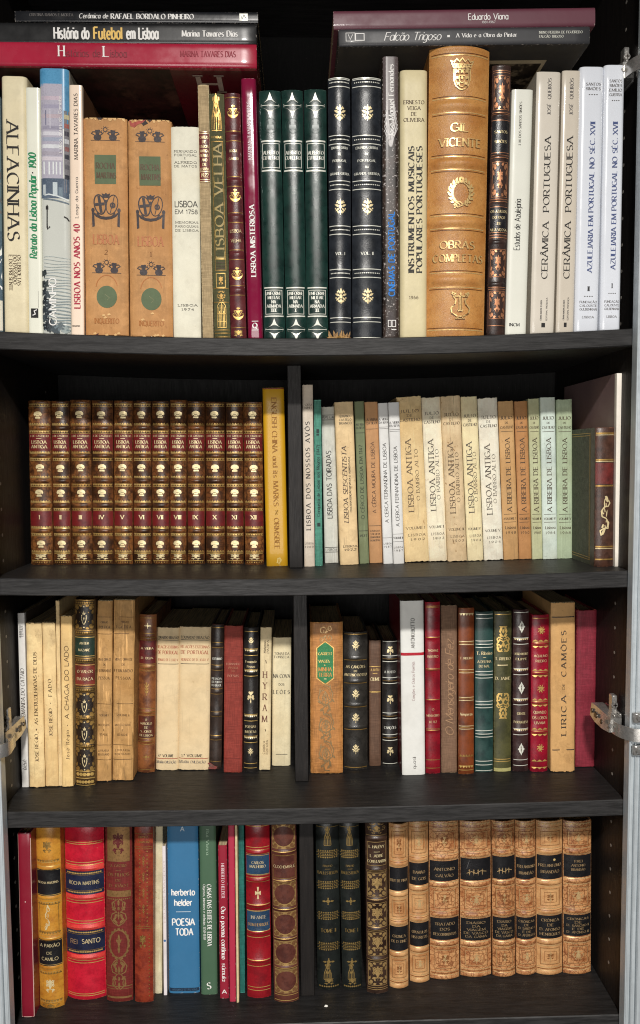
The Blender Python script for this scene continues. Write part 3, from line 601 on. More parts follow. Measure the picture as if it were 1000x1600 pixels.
    pb_.box(-w_ / 2 + t + .0002, w_ / 2 - t - .0002, max(.0015, t * .6) + (.001 if shape != 'flat' else 0.), D - (.003 if hard else .0004), ins, h - ins, pg or pages())
    pb_.build('page_block', root)
    root['_w'] = w_; root['_h'] = h
    if horiz:
        root.matrix_world = Matrix.Translation((base.x, Y + b, base.z)) @ Matrix.Rotation(lean, 4, 'Y') @ Matrix.Rotation(R(90), 4, 'Y')
        return root
    xs = base.x
    L0 = xs - w_ / 2 + min(0, math.sin(lean) * h); L1 = xs - w_ / 2
    mid = xs + math.sin(lean) * h * .5; lo = mid - w_ / 2
    if row in ROWLAST and lo < ROWLAST[row] - .0002:
        dx = min(ROWLAST[row] - lo, .008); xs += dx; mid += dx
        if ROWLAST[row] - lo > .004: print('shift %.1f mm' % ((ROWLAST[row] - lo) * 1000), label[:40], 'Y=%.3f' % Ys)
    ROWLAST[row] = mid + w_ / 2
    root.location = (xs, Ys + b, base.z + abs(math.sin(lean)) * w_ / 2 + lift)
    root.rotation_euler = (0, lean, rz)
    INFO.append((row, round(w_ * 1000), round(h * 1000), round(Ys * 1000), round(math.degrees(lean), 1), label[:30]))
    return root
INFO = []

# ------------------------------------------------------------------ the bookcase
WD = wood((39, 38, 38), (22, 21, 21), .5); WDZ = wood((34, 30, 28), (22, 19, 18), .5, ax='z'); WDB = wood((14, 13, 13), (10, 10, 10), .65, ax='z'); WDE = wood((54, 53, 53), (25, 24, 24), .5); HOLE = ink((150, 145, 138), .4)
ALU = metal((200, 208, 213), .4, True, .3); STEEL = metal((206, 203, 198), .26, False, .8); DARKST = metal((96, 90, 84), .35)
case = thing('bookcase', 'tall black-brown wooden bookcase with sagging shelves, open between aluminium door frames', 'bookcase', (0, 0, -0.75))
case_z = -0.75
def cpart(mb, name, parent=case):
    o = mb.build(name, parent)
    o.location = (0, 0, -case_z) if parent is case else (0, 0, 0); return o
SIDE = {}
for s in (-1, 1):
    m = MB(); wx = .38 if s > 0 else .392; m.box(min(s * wx, s * (wx + .018)), max(s * wx, s * (wx + .018)), .0, .285, -.75, .72, WDZ, .0008)
    z = -.70
    while z < .6:
        for y in (.042, .225):
            if min(abs(z - q[0] + .01) for q in SH) > .02: m.cyl((s * (wx + .0001), y, z), (-s, 0, 0), .0021, .00025, HOLE, 10)
        z += .032
    SIDE[s] = cpart(m, 'side_panel')
m = MB(); m.box(-.410, .398, .286, .292, -.75, .72, WDB); cpart(m, 'back_panel')
def shelf_board(z, sag, t=.0205):
    m = MB(); b = .0011; n = 28; V = []; F = []
    sec = [(b, 0), (0, -b), (0, -t + b), (b, -t), (.284, -t), (.284, 0)]; k = len(sec)
    for i in range(n + 1):
        x = -.3913 + .7706 * i / n; dz = -sag * max(0, 1 - (x / HW) ** 2)
        for y, q in sec: V.append((x, y, z + dz + q))
    for i in range(n):
        for j in range(k): F.append((i * k + j, i * k + (j + 1) % k, (i + 1) * k + (j + 1) % k, (i + 1) * k + j)[::-1])
    F.append(tuple(range(k))[::-1]); F.append(tuple(n * k + j for j in range(k)))
    F = [f[::-1] for f in F]
    fr = [f for j, f in enumerate(F[:n * k]) if j % k in (0, 1, 2)]; m.add(V, [f for j, f in enumerate(F) if j >= n * k or j % k not in (0, 1, 2)], WD)
    i_ = m.mi(WDE); m.f += fr; m.m += [i_] * len(fr); return m
for z, s in SH: cpart(shelf_board(z, s), 'shelf')
cpart(shelf_board(.655, .002), 'shelf')
def upright(xa, xb, yb_, row):
    P = on_shelf((xa + xb) / 2, yb_, row); a = at(xa, yb_, P.y).x; b = at(xb, yb_, P.y).x
    zt = ztop(row - 1, P.x) - .0207
    m = MB(); m.box(a, b, P.y, .283, ztop(row, P.x) + .0004, zt, WDZ, .0008); cpart(m, 'upright'); return a, b
UP = [upright(452, 473.5, 888, 1), upright(461, 482.5, 1222, 2), upright(470, 492, 1557, 3)]
# doors: aluminium frames swung open to either side, each on sprung hinges
for s in (-1, 1):
    ox, oh = (0, 0) if s > 0 else (.0055, .012); m = MB(); f = lambda a, b: (min(s * (a + ox), s * (b + ox)), max(s * (a + ox), s * (b + ox)))
    def strip(a, b, y0, y1, mt=ALU, bev=.0006): x0, x1 = f(a, b); m.box(x0, x1, y0, y1, -.75, .72, mt, bev)
    strip(.3762, .3785, -.0165, -.002); strip(.3785, .3835, -.0145, -.002); strip(.3835, .3852, -.0162, -.002)
    strip(.3852, .3905, -.0140, -.002); strip(.3905, .3922, -.0162, -.002); strip(.3922, .4020, -.0150, -.002); strip(.4020, .4040, -.0168, -.002); strip(.4040, .4300, -.0155, -.002)
    fr = cpart(m, 'door'); fr['label'] = 'aluminium framed cabinet door swung open'
    for zc in ((-.333, .455) if s > 0 else (-.338,)):
        h = MB(); X_ = lambda a, b: (min(s * (a + oh), s * (b + oh)), max(s * (a + oh), s * (b + oh)))
        h.box(*X_(.3765, .3798), .014, .060, zc - .013, zc + .010, STEEL, .0008)
        h.box(*X_(.3700 if s > 0 else .3735, .3766), .022, .033, zc - .004, zc + .031, STEEL, .001)
        px_ = s * ((.3735 + .3766) / 2 + oh + (.001 if s < 0 else -.002)); h.cyl((px_, .0215, zc + .019), (0, -1, 0), .0044, .0016, STEEL, 20, .0036); h.box(px_ - .0026, px_ + .0026, .0192, .0199, zc + .0185, zc + .0196, DARKST); h.box(px_ - .0005, px_ + .0005, .0192, .01985, zc + .0164, zc + .0216, DARKST)
        o = cpart(h, 'mounting_plate', SIDE[s]); o['label'] = 'steel plate screwed to the side panel'
        a = MB()
        V = []; pr = 0 if s > 0 else .0095
        Xs = [(xa + pr + oh, y, xb + pr * .2 + oh) for xa, y, xb in [(.3565, .060, .3735), (.3565, .044, .3745), (.3580, .024, .3755), (.3610, .008, .3765)]]; hh = [(-.006, .010), (-.010, .0105), (-.012, .009), (-.0115, .0065)]
        for (xa, y, xb), (z0, z1) in zip(Xs, hh): V += [(s * xa, y, zc + z0), (s * xb, y, zc + z0), (s * xb, y, zc + z1), (s * (xa + .002), y, zc + z1)]
        F = [(0, 1, 2, 3), (12, 15, 14, 13)]
        for i in range(3):
            for j in range(4): F.append((i * 4 + j, (i + 1) * 4 + j, (i + 1) * 4 + (j + 1) % 4, i * 4 + (j + 1) % 4))
        if s > 0: F = [q[::-1] for q in F]
        a.add(V, F, STEEL)
        for y, dz in ((.052, .002), (.037, .0), (.021, -.002)): a.cyl((s * (.3566 + pr + oh), y, zc + dz), (-s, 0, .1), .0030, .0012, DARKST, 14)
        for y in (.012, .017): a.cyl((s * (.369 + pr * .4 + oh), y, zc + .0085), (0, -.2, 1), .0022, .0016, STEEL, 12)
        hx = .3562 + pr + oh; a.box(min(s * hx, s * (hx + .003)), max(s * hx, s * (hx + .003)), .040, .0455, zc - .0045, zc + .0035, DARKST, .0008)
        a.cyl((s * (.3625 + pr + oh), .0075, zc - .003), (0, -1, 0), .0030, .0018, STEEL, 16, .002); a.cyl((s * (.3700 + pr * .3 + oh), .0075, zc - .003), (0, -1, 0), .0026, .0018, STEEL, 16, .0018)
        cpart(a, 'hinge_arm', fr)
        p = [(.3650 + pr * .9, .014), (.3655 + pr * .9, .003), (.3680 + pr * .7, -.007), (.3730, -.0160), (.3800, -.0225), (.3960, -.0255), (.4150, -.0262)]
        if s < 0: p = [(.3745, .014), (.3730, .002), (.3712, -.010), (.3722, -.018), (.3775, -.0235), (.3900, -.026), (.4150, -.027)]
        c = MB(); V = []; F = []
        for i, (x, y) in enumerate(p):
            for dx, dy, z in ((0, 0, -.0085), (0, 0, .0075), (.0012, .0016, .0075), (.0012, .0016, -.0085)): V.append((s * (x + dx), y + dy, zc - .004 + z))
        for i in range(len(p) - 1):
            for j in range(4): F.append((i * 4 + j, i * 4 + (j + 1) % 4, (i + 1) * 4 + (j + 1) % 4, (i + 1) * 4 + j))
        F += [(0, 3, 2, 1), (len(V) - 4, len(V) - 3, len(V) - 2, len(V) - 1)]
        if s < 0: F = [q[::-1] for q in F]
        c.add(V, F, STEEL)
        cpart(c, 'hinge_cup_arm', fr)
        for dz in (.016, -.0245):
            g = MB()
            g.box(*f(.3790, .3925), -.0205, -.0150, zc + dz - .006, zc + dz + .006, STEEL, .001)
            g.cyl((s * (.3858 + ox), -.0205, zc + dz), (0, -1, 0), .0042, .0024, STEEL, 18, .0028)
            cpart(g, 'hinge_bracket', fr)

# ------------------------------------------------------------------ small parts of the lettering
def lines(txts, y0, dy, cap, ik, sty='serif', u=.5, fr=0): return [('T', t, y0 + dy * i, cap, u, (fr[i] if isinstance(fr, (list, tuple)) else fr), ik, sty) for i, t in enumerate(txts)]
def gl(ik, *ys, t=1.1): return [('L', y, t, ik, .03, .97) for y in ys]

# ================================================================== SHELF ONE (the top shelf in view)
# ---- two piles lying across the upright books
DK = gloss((26, 27, 31), .25, .4); DKB = gloss((30, 30, 31), .3, .4); CRIM = gloss((172, 36, 62), .24, .5); MAUVE = gloss((100, 50, 64), .45, .12); DGREY = gloss((54, 54, 57), .45, .12)
b = book('thin black paperback lying on top of the crimson and black pile', (23, 403, 15.5, 34, 19, 35), None, 0, DK, [('U', 'CRISTINA RAMOS E MORTA', 46, 114, .40, 4.2, GRY, 'serif'), ('U', 'Cerâmica de', 123, 168, .48, 7, WHT, 'ital'), ('U', 'RAFAEL BORDALO PINHEIRO', 173, 302, .5, 7.5, WHT, 'boldserif'), ('R', 374, 387, .18, .82, SILV), ('S', [(.3, 376), (.7, 378), (.3, 381), (.7, 385)], .8, BLK)], name='book', depth=.235, Y=.016, horiz=True, group='books lying flat on the upright books')
b = book('black hardback with a golden word on its spine, middle of the flat pile', (-26, 401, 33.5, 67.5, 36, 69), None, 0, DKB, [('U', 'História do', 84, 138, .52, 17, WHT, 'bold'), ('U', 'Futebol', 146, 189, .52, 17.5, ink((236, 196, 110)), 'bold'), ('U', 'em Lisboa', 197, 246, .52, 17, WHT, 'bold'), ('U', 'Marina Tavares Dias', 284, 371, .52, 9, WHT, 'boldserif')], hard=True, depth=.245, Y=.008, horiz=True, group='books lying flat on the upright books')
b = book('crimson hardback lying lowest in its flat pile, dark picture on its underside', (-30, 401, 62, 102.5, 69.5, 104), None, 0, CRIM, [('U', 'H', 91, 100, .40, 16, WHT, 'serif'), ('U', 'istórias de', 102, 156, .48, 11, ink((120, 30, 44)), 'serif'), ('U', 'L', 161, 170, .40, 16, WHT, 'serif'), ('U', 'isboa', 172, 197, .48, 11, ink((120, 30, 44)), 'serif'), ('U', 'MARINA TAVARES DIAS', 281, 368, .46, 8.5, ink((138, 28, 46)), 'serif')], hard=True, depth=.245, Y=.002, board=gloss((92, 22, 34), .3, .4), horiz=True, group='books lying flat on the upright books')
PIC = speckle((54, 26, 28), (82, 52, 46), 16, .5, .7)
hh = b['_h']; ww = b['_w']; m = MB(); xb = ww / 2 + .0003
def under(m, z0, z1, y0, y1, mt, o=0): m.add([(xb + o, y0, z0), (xb + o, y0, z1), (xb + o, y1, z1), (xb + o, y1, z0)], [(0, 3, 2, 1)], mt)
kx = lambda px: hh * (px + 30) / 431
under(m, kx(-20), kx(262), .004, .236, PIC)
LG = ink((176, 160, 152)); under(m, kx(300), kx(308), .020, .055, LG, .0002); under(m, kx(334), kx(342), .020, .055, LG, .0002); under(m, kx(308), kx(334), .035, .040, LG, .0002)
for q in (300, 334): under(m, kx(q - 4), kx(q + 12), .016, .019, LG, .0002); under(m, kx(q - 4), kx(q + 12), .056, .059, LG, .0002)
m.build('cover_picture', b)
book('thin mauve paperback lying topmost above the tan leather volume', (521, 930, 15, 47, 12, 38.5), None, 0, MAUVE, [('U', 'Eduardo Viana', 731, 793, .45, 9, WHT, 'sans'), ('U', '1881-1967', 752, 773, .74, 3.4, WHT, 'sans')], depth=.23, Y=.006, horiz=True, group='books lying flat on the upright books')
b = book('charcoal grey hardback lying directly on the tan leather volume', (529, 922, 43.5, 73, 41.5, 66), None, 0, DGREY, [('F', 541, 554, .25, .75, .9, WHT), ('S', [(.35, 544), (.65, 547), (.35, 551)], .8, WHT), ('F', 556, 568, .28, .72, 1.2, WHT), ('U', 'Falcão Trigoso', 600, 687, .5, 12, WHT, 'script'), ('U', '·', 698, 702, .5, 10, WHT, 'bold'), ('U', 'A Vida e a Obra do Pintor', 712, 807, .48, 6, WHT, 'boldserif'), ('U', 'NUNO PEREIRA DE FIGUEIREDO', 842, 910, .36, 3.6, SILV, 'serif'), ('U', 'FALCÃO TRIGOSO', 842, 880, .6, 3.6, SILV, 'serif')], hard=True, depth=.235, Y=.004, board=gloss((56, 56, 58), .45, .15), horiz=True, group='books lying flat on the upright books')
hh = b['_h']; xb = b['_w'] / 2 + .0003; m = MB(); kx = lambda px: hh * (px - 529) / 393
under(m, kx(772), kx(870), .035, .150, paper((176, 164, 140), .2)); xb += .0002; under(m, kx(780), kx(864), .043, .142, speckle((58, 50, 44), (120, 108, 92), 30, .5, .6)); m.build('cover_picture', b)

# ---- upright books of shelf one
ROWLAST.clear()
book('picture-jacketed book cut off by the cabinet edge beside the cream giant', (-34, -1, 150), (-30, 4.5, 520), 0, gloss((96, 118, 128), .25, .4), [('R', 470, 518, .0, 1, ink((214, 206, 190))), ('R', 360, 470, .0, 1, ink((64, 84, 98))), ('O', 'scrolls', 420, 40, .7, WHT), ('O', 'scrolls', 300, 40, .7, GRY)], Y=.006, depth=.2, hard=True)
book('tall cream hardback with huge black capitals reading downwards', (0, 41, 119), (6, 44, 521), 0, paper((226, 214, 180), .1, 0, .5, .15), [('D', 'ALFACINHAS', 189, 376, .45, 18.5, BLK, 'serif')] + [('D', t, 398, e, u, 5.6, BRN, 'serif') for t, e, u in (('OS LISBOETAS', 446, .66), ('DO PASSADO', 444, .49), ('E DO PRESENTE', 455, .32))], shape='flat', bulge=.004, Y=.006, depth=.21, hard=True)
book('white paperback with green slanted title between cream and blue jackets', (38, 60, 137), (43, 65, 523), 0, gloss((232, 232, 216), .35, .35, .06), [('U', 'Retrato da Lisboa Popular', 403, 273, .42, 11.5, GRN, 'boldital'), ('U', '·', 270, 268, .42, 8, BLK, 'bold'), ('U', '1900', 262, 239, .42, 11.5, GRN, 'boldital'), ('R', 483, 498, .18, .72, BLK), ('S', [(.3, 494), (.5, 492), (.42, 487), (.62, 485)], 1.4, WHT), ('R', 455, 482, .72, .74, GRY)], Y=.006, depth=.2)
WAVES = [('S', [(u / 10, y + 1.1 * math.sin(u * .55 + y * .21) + 1.2 * (u / 10)) for u in range(1, 11)], .8 + (y - 400) * .012, ink((176 - int((y - 400) * .5), 184 - int((y - 400) * .45), 182 - int((y - 400) * .4)))) for y in range(402, 520, 5)]
rj = random.Random(9)
TREES = [('P', [(u + .12 * f * math.cos(a), y + 6 * f * math.sin(a)) for a, f in [(k * .449 + s, rj.uniform(.55, 1.5)) for k in range(14)]], ink(c)) for s, (u, y, c) in enumerate([(.08, 428, (44, 52, 54)), (.06, 446, (30, 36, 40)), (.16, 446, (52, 60, 62)), (.1, 458, (34, 40, 46)), (.2, 462, (60, 68, 72)), (.12, 472, (28, 34, 40)), (.22, 478, (48, 56, 62)), (.1, 486, (36, 44, 50)), (.2, 492, (40, 48, 54)), (.12, 500, (56, 66, 72)), (.25, 505, (34, 40, 46)), (.4, 510, (70, 80, 86)), (.15, 513, (30, 36, 42)), (.32, 517, (48, 56, 60)), (.55, 516, (110, 124, 130)), (.72, 514, (90, 100, 104)), (.85, 519, (150, 160, 158)), (.5, 520, (60, 70, 76))])]
BLD = [('R', 131, 290, .04, .80, ink((176, 172, 186)))] + [('R', y, y + 6, .06, .78, ink(c)) for y, c in ((150, (196, 180, 192)), (163, (160, 156, 176)), (178, (186, 170, 178)), (196, (150, 146, 164)), (205, (208, 206, 214)), (214, (158, 164, 182)), (225, (216, 218, 222)), (236, (166, 160, 172)), (244, (206, 198, 206)))]
BLD += [('R', 252, 272, u, u + .05, ink((222, 226, 226))) for u in (.12, .3, .44, .55, .68)] + [('R', 172, 195, .2, .24, ink((120, 120, 142))), ('R', 170, 200, .36, .38, ink((214, 212, 220))), ('R', 278, 309, .02, .98, ink((74, 88, 106))), ('R', 288, 304, .1, .2, ink((206, 214, 216))), ('R', 284, 306, .44, .6, ink((196, 206, 210))), ('R', 292, 309, .64, .78, ink((120, 136, 148))), ('S', [(.02, 306), (.3, 303), (.62, 306), (.98, 312)], 2, ink((216, 222, 222))), ('S', [(.1, 310), (.5, 312), (.98, 317)], 2.2, ink((96, 110, 122)))]
BLD += [('R', 172, 300, .84, 1, ink((118, 116, 120)))] + [('R', y, y + 7, .86, .99, ink(c)) for y, c in ((178, (200, 190, 150)), (192, (150, 84, 74)), (204, (66, 64, 72)), (216, (190, 192, 196)), (228, (128, 86, 84)), (240, (50, 52, 60)), (256, (92, 92, 98)), (272, (48, 50, 58)))]
book('tall blue and grey photographic jacket showing a building above rippled water', (59, 106, 107), (65, 109, 525), 0, gloss((206, 208, 200), .16, .7, .08), [('R', 107.5, 134, .0, 1, ink((88, 152, 192), .3)), ('R', 134, 200, .78, 1, ink((92, 146, 182), .3))] + BLD + WAVES + TREES + [('S', [(.24, 320), (.23, 356)], 1.8, BLK), ('R', 322, 327, .19, .28, BLK), ('S', [(.23, 350), (.25, 358), (.33, 354)], 2, BLK), ('S', [(.82, 338), (.92, 340), (.98, 344)], 1.8, BLK), ('U', 'CAMINHO', 511, 436, .40, 11.5, WHT, 'sans'), ('U', 'Lisboa antes do Caminho', 238, 150, .72, 4.5, WHT, 'sans')], Y=.005, depth=.2, hard=True, bulge=.004)
book('slim peach paperback with heavy red lettering under a typewritten name', (108, 128, 133), (111, 131.5, 523), 0, gloss((242, 220, 198), .4, .25, .05), [('U', 'MARINA TAVARES DIAS', 247, 146, .50, 5.6, BLK, 'mono'), ('U', 'Longe da Guerra', 338, 275, .52, 4.6, GRY, 'mono'), ('U', 'LISBOA NOS ANOS 40', 480, 348, .5, 9.6, ink((166, 24, 56)), 'slab'), ('T', 'BONSUCESSO', 508.5, 2, .4, .6, BLK, 'sans')], Y=.006, depth=.2, board=gloss((116, 84, 62), .35, .3))
KRAFT = paper((192, 142, 90), .35, .12, .7, .5, (120, 72, 34)); OLGRN = paper((98, 112, 84), .15, 0, .8, .2)
def rocha(num, label, top, bot, dy):
    S_ = ink((58, 50, 52)); c = .51
    d = [('O', 'cherubs', 209 + dy, 12.5, c, S_), ('R', 242 + dy, 287 + dy, .26, .75, OLGRN), ('T', 'ROCHA', 259 + dy, 9, c, .42, ink((84, 66, 44)), 'boldserif'), ('T', 'MARTINS', 274 + dy, 9, c + .02, .44, ink((84, 66, 44)), 'boldserif'),
         ('O', 'arms', 328 + dy, 28, c, S_), ('T', 'LISBOA', 374 + dy, 15, c, .58, ink((178, 108, 66)), 'serif'), ('T', num, 394 + dy, 7, c, 0, ink((128, 82, 42)), 'serif'), ('O', 'cherubs', 416 + dy, 12.5, c, S_),
         ('E', c, 464.5 + dy, .237, 17.6, OLGRN), ('S', [(c + .25 * math.cos(R(a)), 452 + dy + 22 * math.sin(R(a))) for a in range(190, 351, 12)], 1.3, ink((182, 116, 62))), ('T', 'INQUERITO', 503 + dy, 8, c, .56, ink((162, 102, 48)), 'serif'),
         ('S', [(c - .05, 460 + dy), (c + .06, 466 + dy), (c + .0, 470 + dy)], 1, ink((112, 116, 84)))]
    q = random.Random(ord(num)); EDG = paper((226, 184, 128), .2, .2, .8, .3, (120, 72, 34)); ty = top[2]
    for i in range(9):
        u = .04 + .104 * i; hgt = q.uniform(2, 6); d.append(('P', [(u, ty + .6), (u + q.uniform(.06, .13), ty + .6), (u + q.uniform(.05, .1), ty + hgt), (u + .03, ty + hgt * q.uniform(.4, 1))], EDG))
    for i in range(2): u = q.uniform(.2, .8); d.append(('P', [(u, ty + .5), (u + .09, ty + .5), (u + .05, ty + 4.5), (u + .02, ty + 3)], ink((40, 24, 18))))
    for i in range(7):
        u = q.uniform(.05, .85); yy = q.choice((q.uniform(487, 500), bot[2] - q.uniform(1, 5))); d.append(('P', [(u, yy), (u + .06, yy - 2), (u + .09, yy + 1), (u + .03, yy + 2)], EDG))
    if num == '1': d += [('P', [(.03, ty + .6), (.42, ty + .6), (.34, ty + 6), (.24, ty + 8), (.16, ty + 13), (.06, ty + 10)], cloth((168, 84, 74), .8)), ('P', [(.3, ty + 4), (.42, ty + 2), (.47, ty + 6), (.36, ty + 10)], ink((36, 22, 18)))]
    else: d += [('P', [(.22, bot[2] - .6), (.31, bot[2] - 5), (.3, bot[2] - .6)], ink((60, 16, 18)))]
    return book(label, top, bot, 0, KRAFT, d, shape='flat', bulge=.0035, hard=True, Y=.008, depth=.17, rag=.0022, group='pair of torn brown paper jackets with green discs')
rocha('2', 'brown paper jacketed volume numbered 2, beside the slim peach paperback', (130, 197, 184), (132, 202, 527), 0)
rocha('1', 'brown paper jacketed volume numbered 1, beside the white booklet with spaced capitals', (198.5, 268, 187), (203, 270, 527), 2)
DG = ink((76, 72, 66))
book('cream white paperback with small spaced capitals, shorter than the brown jackets', (266, 310, 198), (270, 314, 527), 0, paper((228, 224, 204), .12, 0, .6, .15), lines(['FERNANDO', 'PORTUGAL'], 236, 5.6, 3.2, DG, 'mono', .52, .8) + [('T', 'E', 246.5, 2.6, .5, 0, DG, 'mono')] + lines(['ALFREDO', 'DE MATOS'], 253, 5.6, 3.2, DG, 'mono', .52, .8) + [('T', 'LISBOA', 317, 9, .52, .8, BLK, 'sans'), ('T', 'EM 1758', 329, 6.4, .52, .8, BLK, 'sans')] + lines(['MEMORIAS', 'PAROQUIAIS', 'DE LISBOA'], 345.5, 6.2, 3, DG, 'mono', .54, .82) + lines(['LISBOA', '1974'], 475, 6.4, 3, DG, 'mono', .54, [.7, .46]), Y=.008, depth=.16, rag=.0005)
LBR = leather((112, 40, 34)); 
book('narrow tan cloth book with a red-brown strip label dated 1922', (309, 325.5, 132), (316, 334, 528), 0, cloth((172, 150, 114), .85), [('LAB', 203, 282, .02, .98, LBR, gl(PALE, 204.5, 207, 266, 278, 281) + lines(['CARTAS', 'DE', 'LISBOA', 'ANTIGA', 'SERIES', 'ANO', 'DE', 'LISBOA'], 213, 7, 4, PALE, 'serif', .5, [.8, .35, .8, .8, .75, .5, .35, .8]) + [('T', '1922', 271.5, 6, .5, .7, PALE, 'serif')])], shape='semi', Y=.008, depth=.16)
book('olive cloth book with tall gilt capitals over a gilt gateway', (324, 350, 146), (335, 360, 528), 0, cloth((76, 76, 48), .75), [('O', 'gatetop', 175, 29, .5, OLDG, .72), ('T', 'ROQUE', 213, 3, .5, .7, GOLD, 'sans'), ('F', 219, 420, .16, .86, .9, OLDG), ('U', 'LISBOA VELHA', 400, 223, .51, 13.5, ink((164, 142, 82), .45), 'boldserif'), ('L', 402, 1.2, GOLD, .2, .82)] + [('L', y, 1.2, BRN, .24, .78) for y in (408, 413, 417)] + [('F', 424, 447, .2, .8, 1, GOLD), ('O', 'panel', 436, 9, .5, OLDG, .4), ('O', 'panel_b', 460, 9, .5, OLDG, .5), ('O', 'gate', 490, 21, .5, GOLD, .6)] + gl(OLDG, 448, 470, 514, 519, 525), shape='semi', Y=.008, depth=.16)
SHIPB = leather((96, 40, 42), (70, 26, 30), rough=.34)
d = []
for y in (211, 281, 337, 395, 451): d += gl(OLDG, y - 7.5, y + 7.5, t=.9)
for y in (174, 303, 425, 488): d += [('O', 'ship', y, 10.5, .52, GOLD)]
d += [('T', 'ROQUE', 234, 3.6, .5, .5, PALE, 'serif'), ('T', 'GAMEIRO', 246, 3.6, .5, .62, PALE, 'serif'), ('T', 'LISBOA', 358, 5, .5, .72, PALE, 'sans'), ('T', 'VELHA', 373, 5, .5, .66, PALE, 'sans'), ('O', 'panel', 519, 6.5, .5, GOLD, .86)] + gl(OLDG, 152, 510, t=.9)
book('maroon leather book with raised bands and four gilt sailing ships', (350, 375, 145), (360.5, 385, 528), 0, SHIPB, d, shape='round', bands=[(y, 6, 1.6) for y in (211, 281, 337, 395, 451)] + [(147, 4, .8)], Y=.008, depth=.16)
book('glossy burgundy jacket with white serif title and a small white Q', (375, 400.5, 122), (387, 411, 528), 0, gloss((128, 22, 58), .14, .8, .05), [('U', 'MARINA TAVARES DIAS', 247, 158, .5, 6.4, ink((232, 214, 218)), 'serif'), ('U', 'LISBOA MISTERIOSA', 429, 317, .5, 7.6, WHT, 'boldserif'), ('T', 'Q', 507, 8, .5, .3, WHT, 'boldserif'), ('L', 500, 1, WHT, .3, .72), ('L', 514, 1, WHT, .3, .72)], shape='flat', bulge=.005, hard=True, Y=.006, depth=.2)
GRL = leather((26, 54, 48), (18, 40, 36), rough=.3, bump=.12, wear=(70, 92, 84))
def green(num, label, top, bot):
    d = [('O', 'star', 164, 20, .5, SILV, .86), ('O', 'rosette', 195, 12, .5, ink((34, 60, 54), .3)), ('F', 222, 260, .10, .9, .9, SILV), ('L', 218.5, 2.4, SILV, .06, .94), ('L', 264, 2.4, SILV, .06, .94), ('T', 'ALBERTO', 236.5, 5.4, .5, .7, SILV, 'boldserif'), ('T', 'CUTILEIRO', 244.5, 5.4, .5, .74, SILV, 'boldserif')]
    d += [('F', 450, 488.5, .10, .9, .9, SILV), ('L', 446.5, 2.0, SILV, .06, .94), ('L', 491.5, 2.0, SILV, .06, .94)] + lines(['UNIFORME', 'MILITAR', 'NA', 'ARMADA', num], 455.5, 6.7, 5, SILV, 'boldserif', .5, [.72, .55, .2, .66, .08 * len(num) + .03]) + [('O', 'star', 512.5, 17.5, .5, SILV, .86)]
    return book(label, top, bot, 0, GRL, d, shape='semi', bulge=.0035, Y=.008, depth=.17, hard=True, group='dark green volumes with silver four-pointed stars')
green('III', 'dark green volume with silver stars numbered III, beside the burgundy jacket', (404, 438.5, 141), (412, 446, 528))
green('I', 'middle of the three dark green silver-starred volumes, numbered I', (439, 473.5, 140), (447, 479, 528))
green('II', 'dark green volume with silver stars numbered II, beside the black leather pair', (474, 511, 139), (480, 512.5, 528))
NAV = leather((38, 42, 48), (26, 29, 34), rough=.3, wear=(80, 82, 86), bump=.2)
def guerra(num, label, top, bot, dy):
    d = []
    for a in (128, 216, 286, 356, 424): 
        d += [('L', a - 6.5, 1.2, SILV), ('L', a + 6.5, 1.2, SILV), ('DOTS', a, 1.0, SILV, 14)]
    d += gl(SILV, 123.5, 494, 501, 526, t=1.2)
    for y in (175, 320, 460): d += [('O', 'fleuron', y, 12.5, .52, PALE)]
    d += lines(['EDUARDA GUERRA', 'DE', 'PORTUGAL', 'NA', 'GRANDE GUERRA'], 228.5, 10, 3.6, SILV, 'boldserif', .5, [.74, .12, .62, .12, .86]) + [('T', num, 393, 4.6, .5, .42, SILV, 'boldserif')]
    return book(label, top, bot, 0, NAV, d, shape='round', bulge=.005, bands=[(y, 5, 1.0) for y in (216, 286, 356, 424)] + [(498, 4, .6)], Y=.008, depth=.17, group='blue-black leather pair with silver lacework')
vol1 = guerra('VOL. I', 'thinner blue-black leather volume with silver lacework and torn foot, marked VOL. I', (512, 548, 121), (515.5, 549.5, 528), 0)
guerra('VOL. II', 'wider blue-black leather volume with silver lacework, marked VOL. II', (549.5, 597, 122), (551, 597, 528), 1)
m = MB(); TORN = leather((176, 136, 76), (120, 84, 44), 200)
q = random.Random(4); wv = vol1['_w']
for i in range(15):
    x = -wv * .5 + wv * (i / 14) + q.uniform(-.002, .002); h_ = q.uniform(.003, .011); w2 = q.uniform(.0012, .003); y0 = -.0066 - q.uniform(0, .002) + .005 * abs(x / wv * 2) ** 2; lx = q.uniform(-.003, .002)
    P = [(x - w2, y0, .0006), (x + w2, y0 - .0004, .0006), (x + w2 * .5 + lx, y0 - .0016, h_ * .6), (x + lx * 1.6, y0 - .0024, h_), (x - w2 * .6 + lx, y0 - .0012, h_ * .55)]
    m.add(P + [(a, b2 + .0006, c) for a, b2, c in P], [(0, 1, 2, 3, 4), (9, 8, 7, 6, 5)] + [(k, 5 + k, 5 + (k + 1) % 5, (k + 1) % 5) for k in range(5)], TORN)
m.box(-wv * .62, wv * .4, -.0075, -.0058, .0003, .0022, TORN, .0006); m.build('torn_leather', vol1)
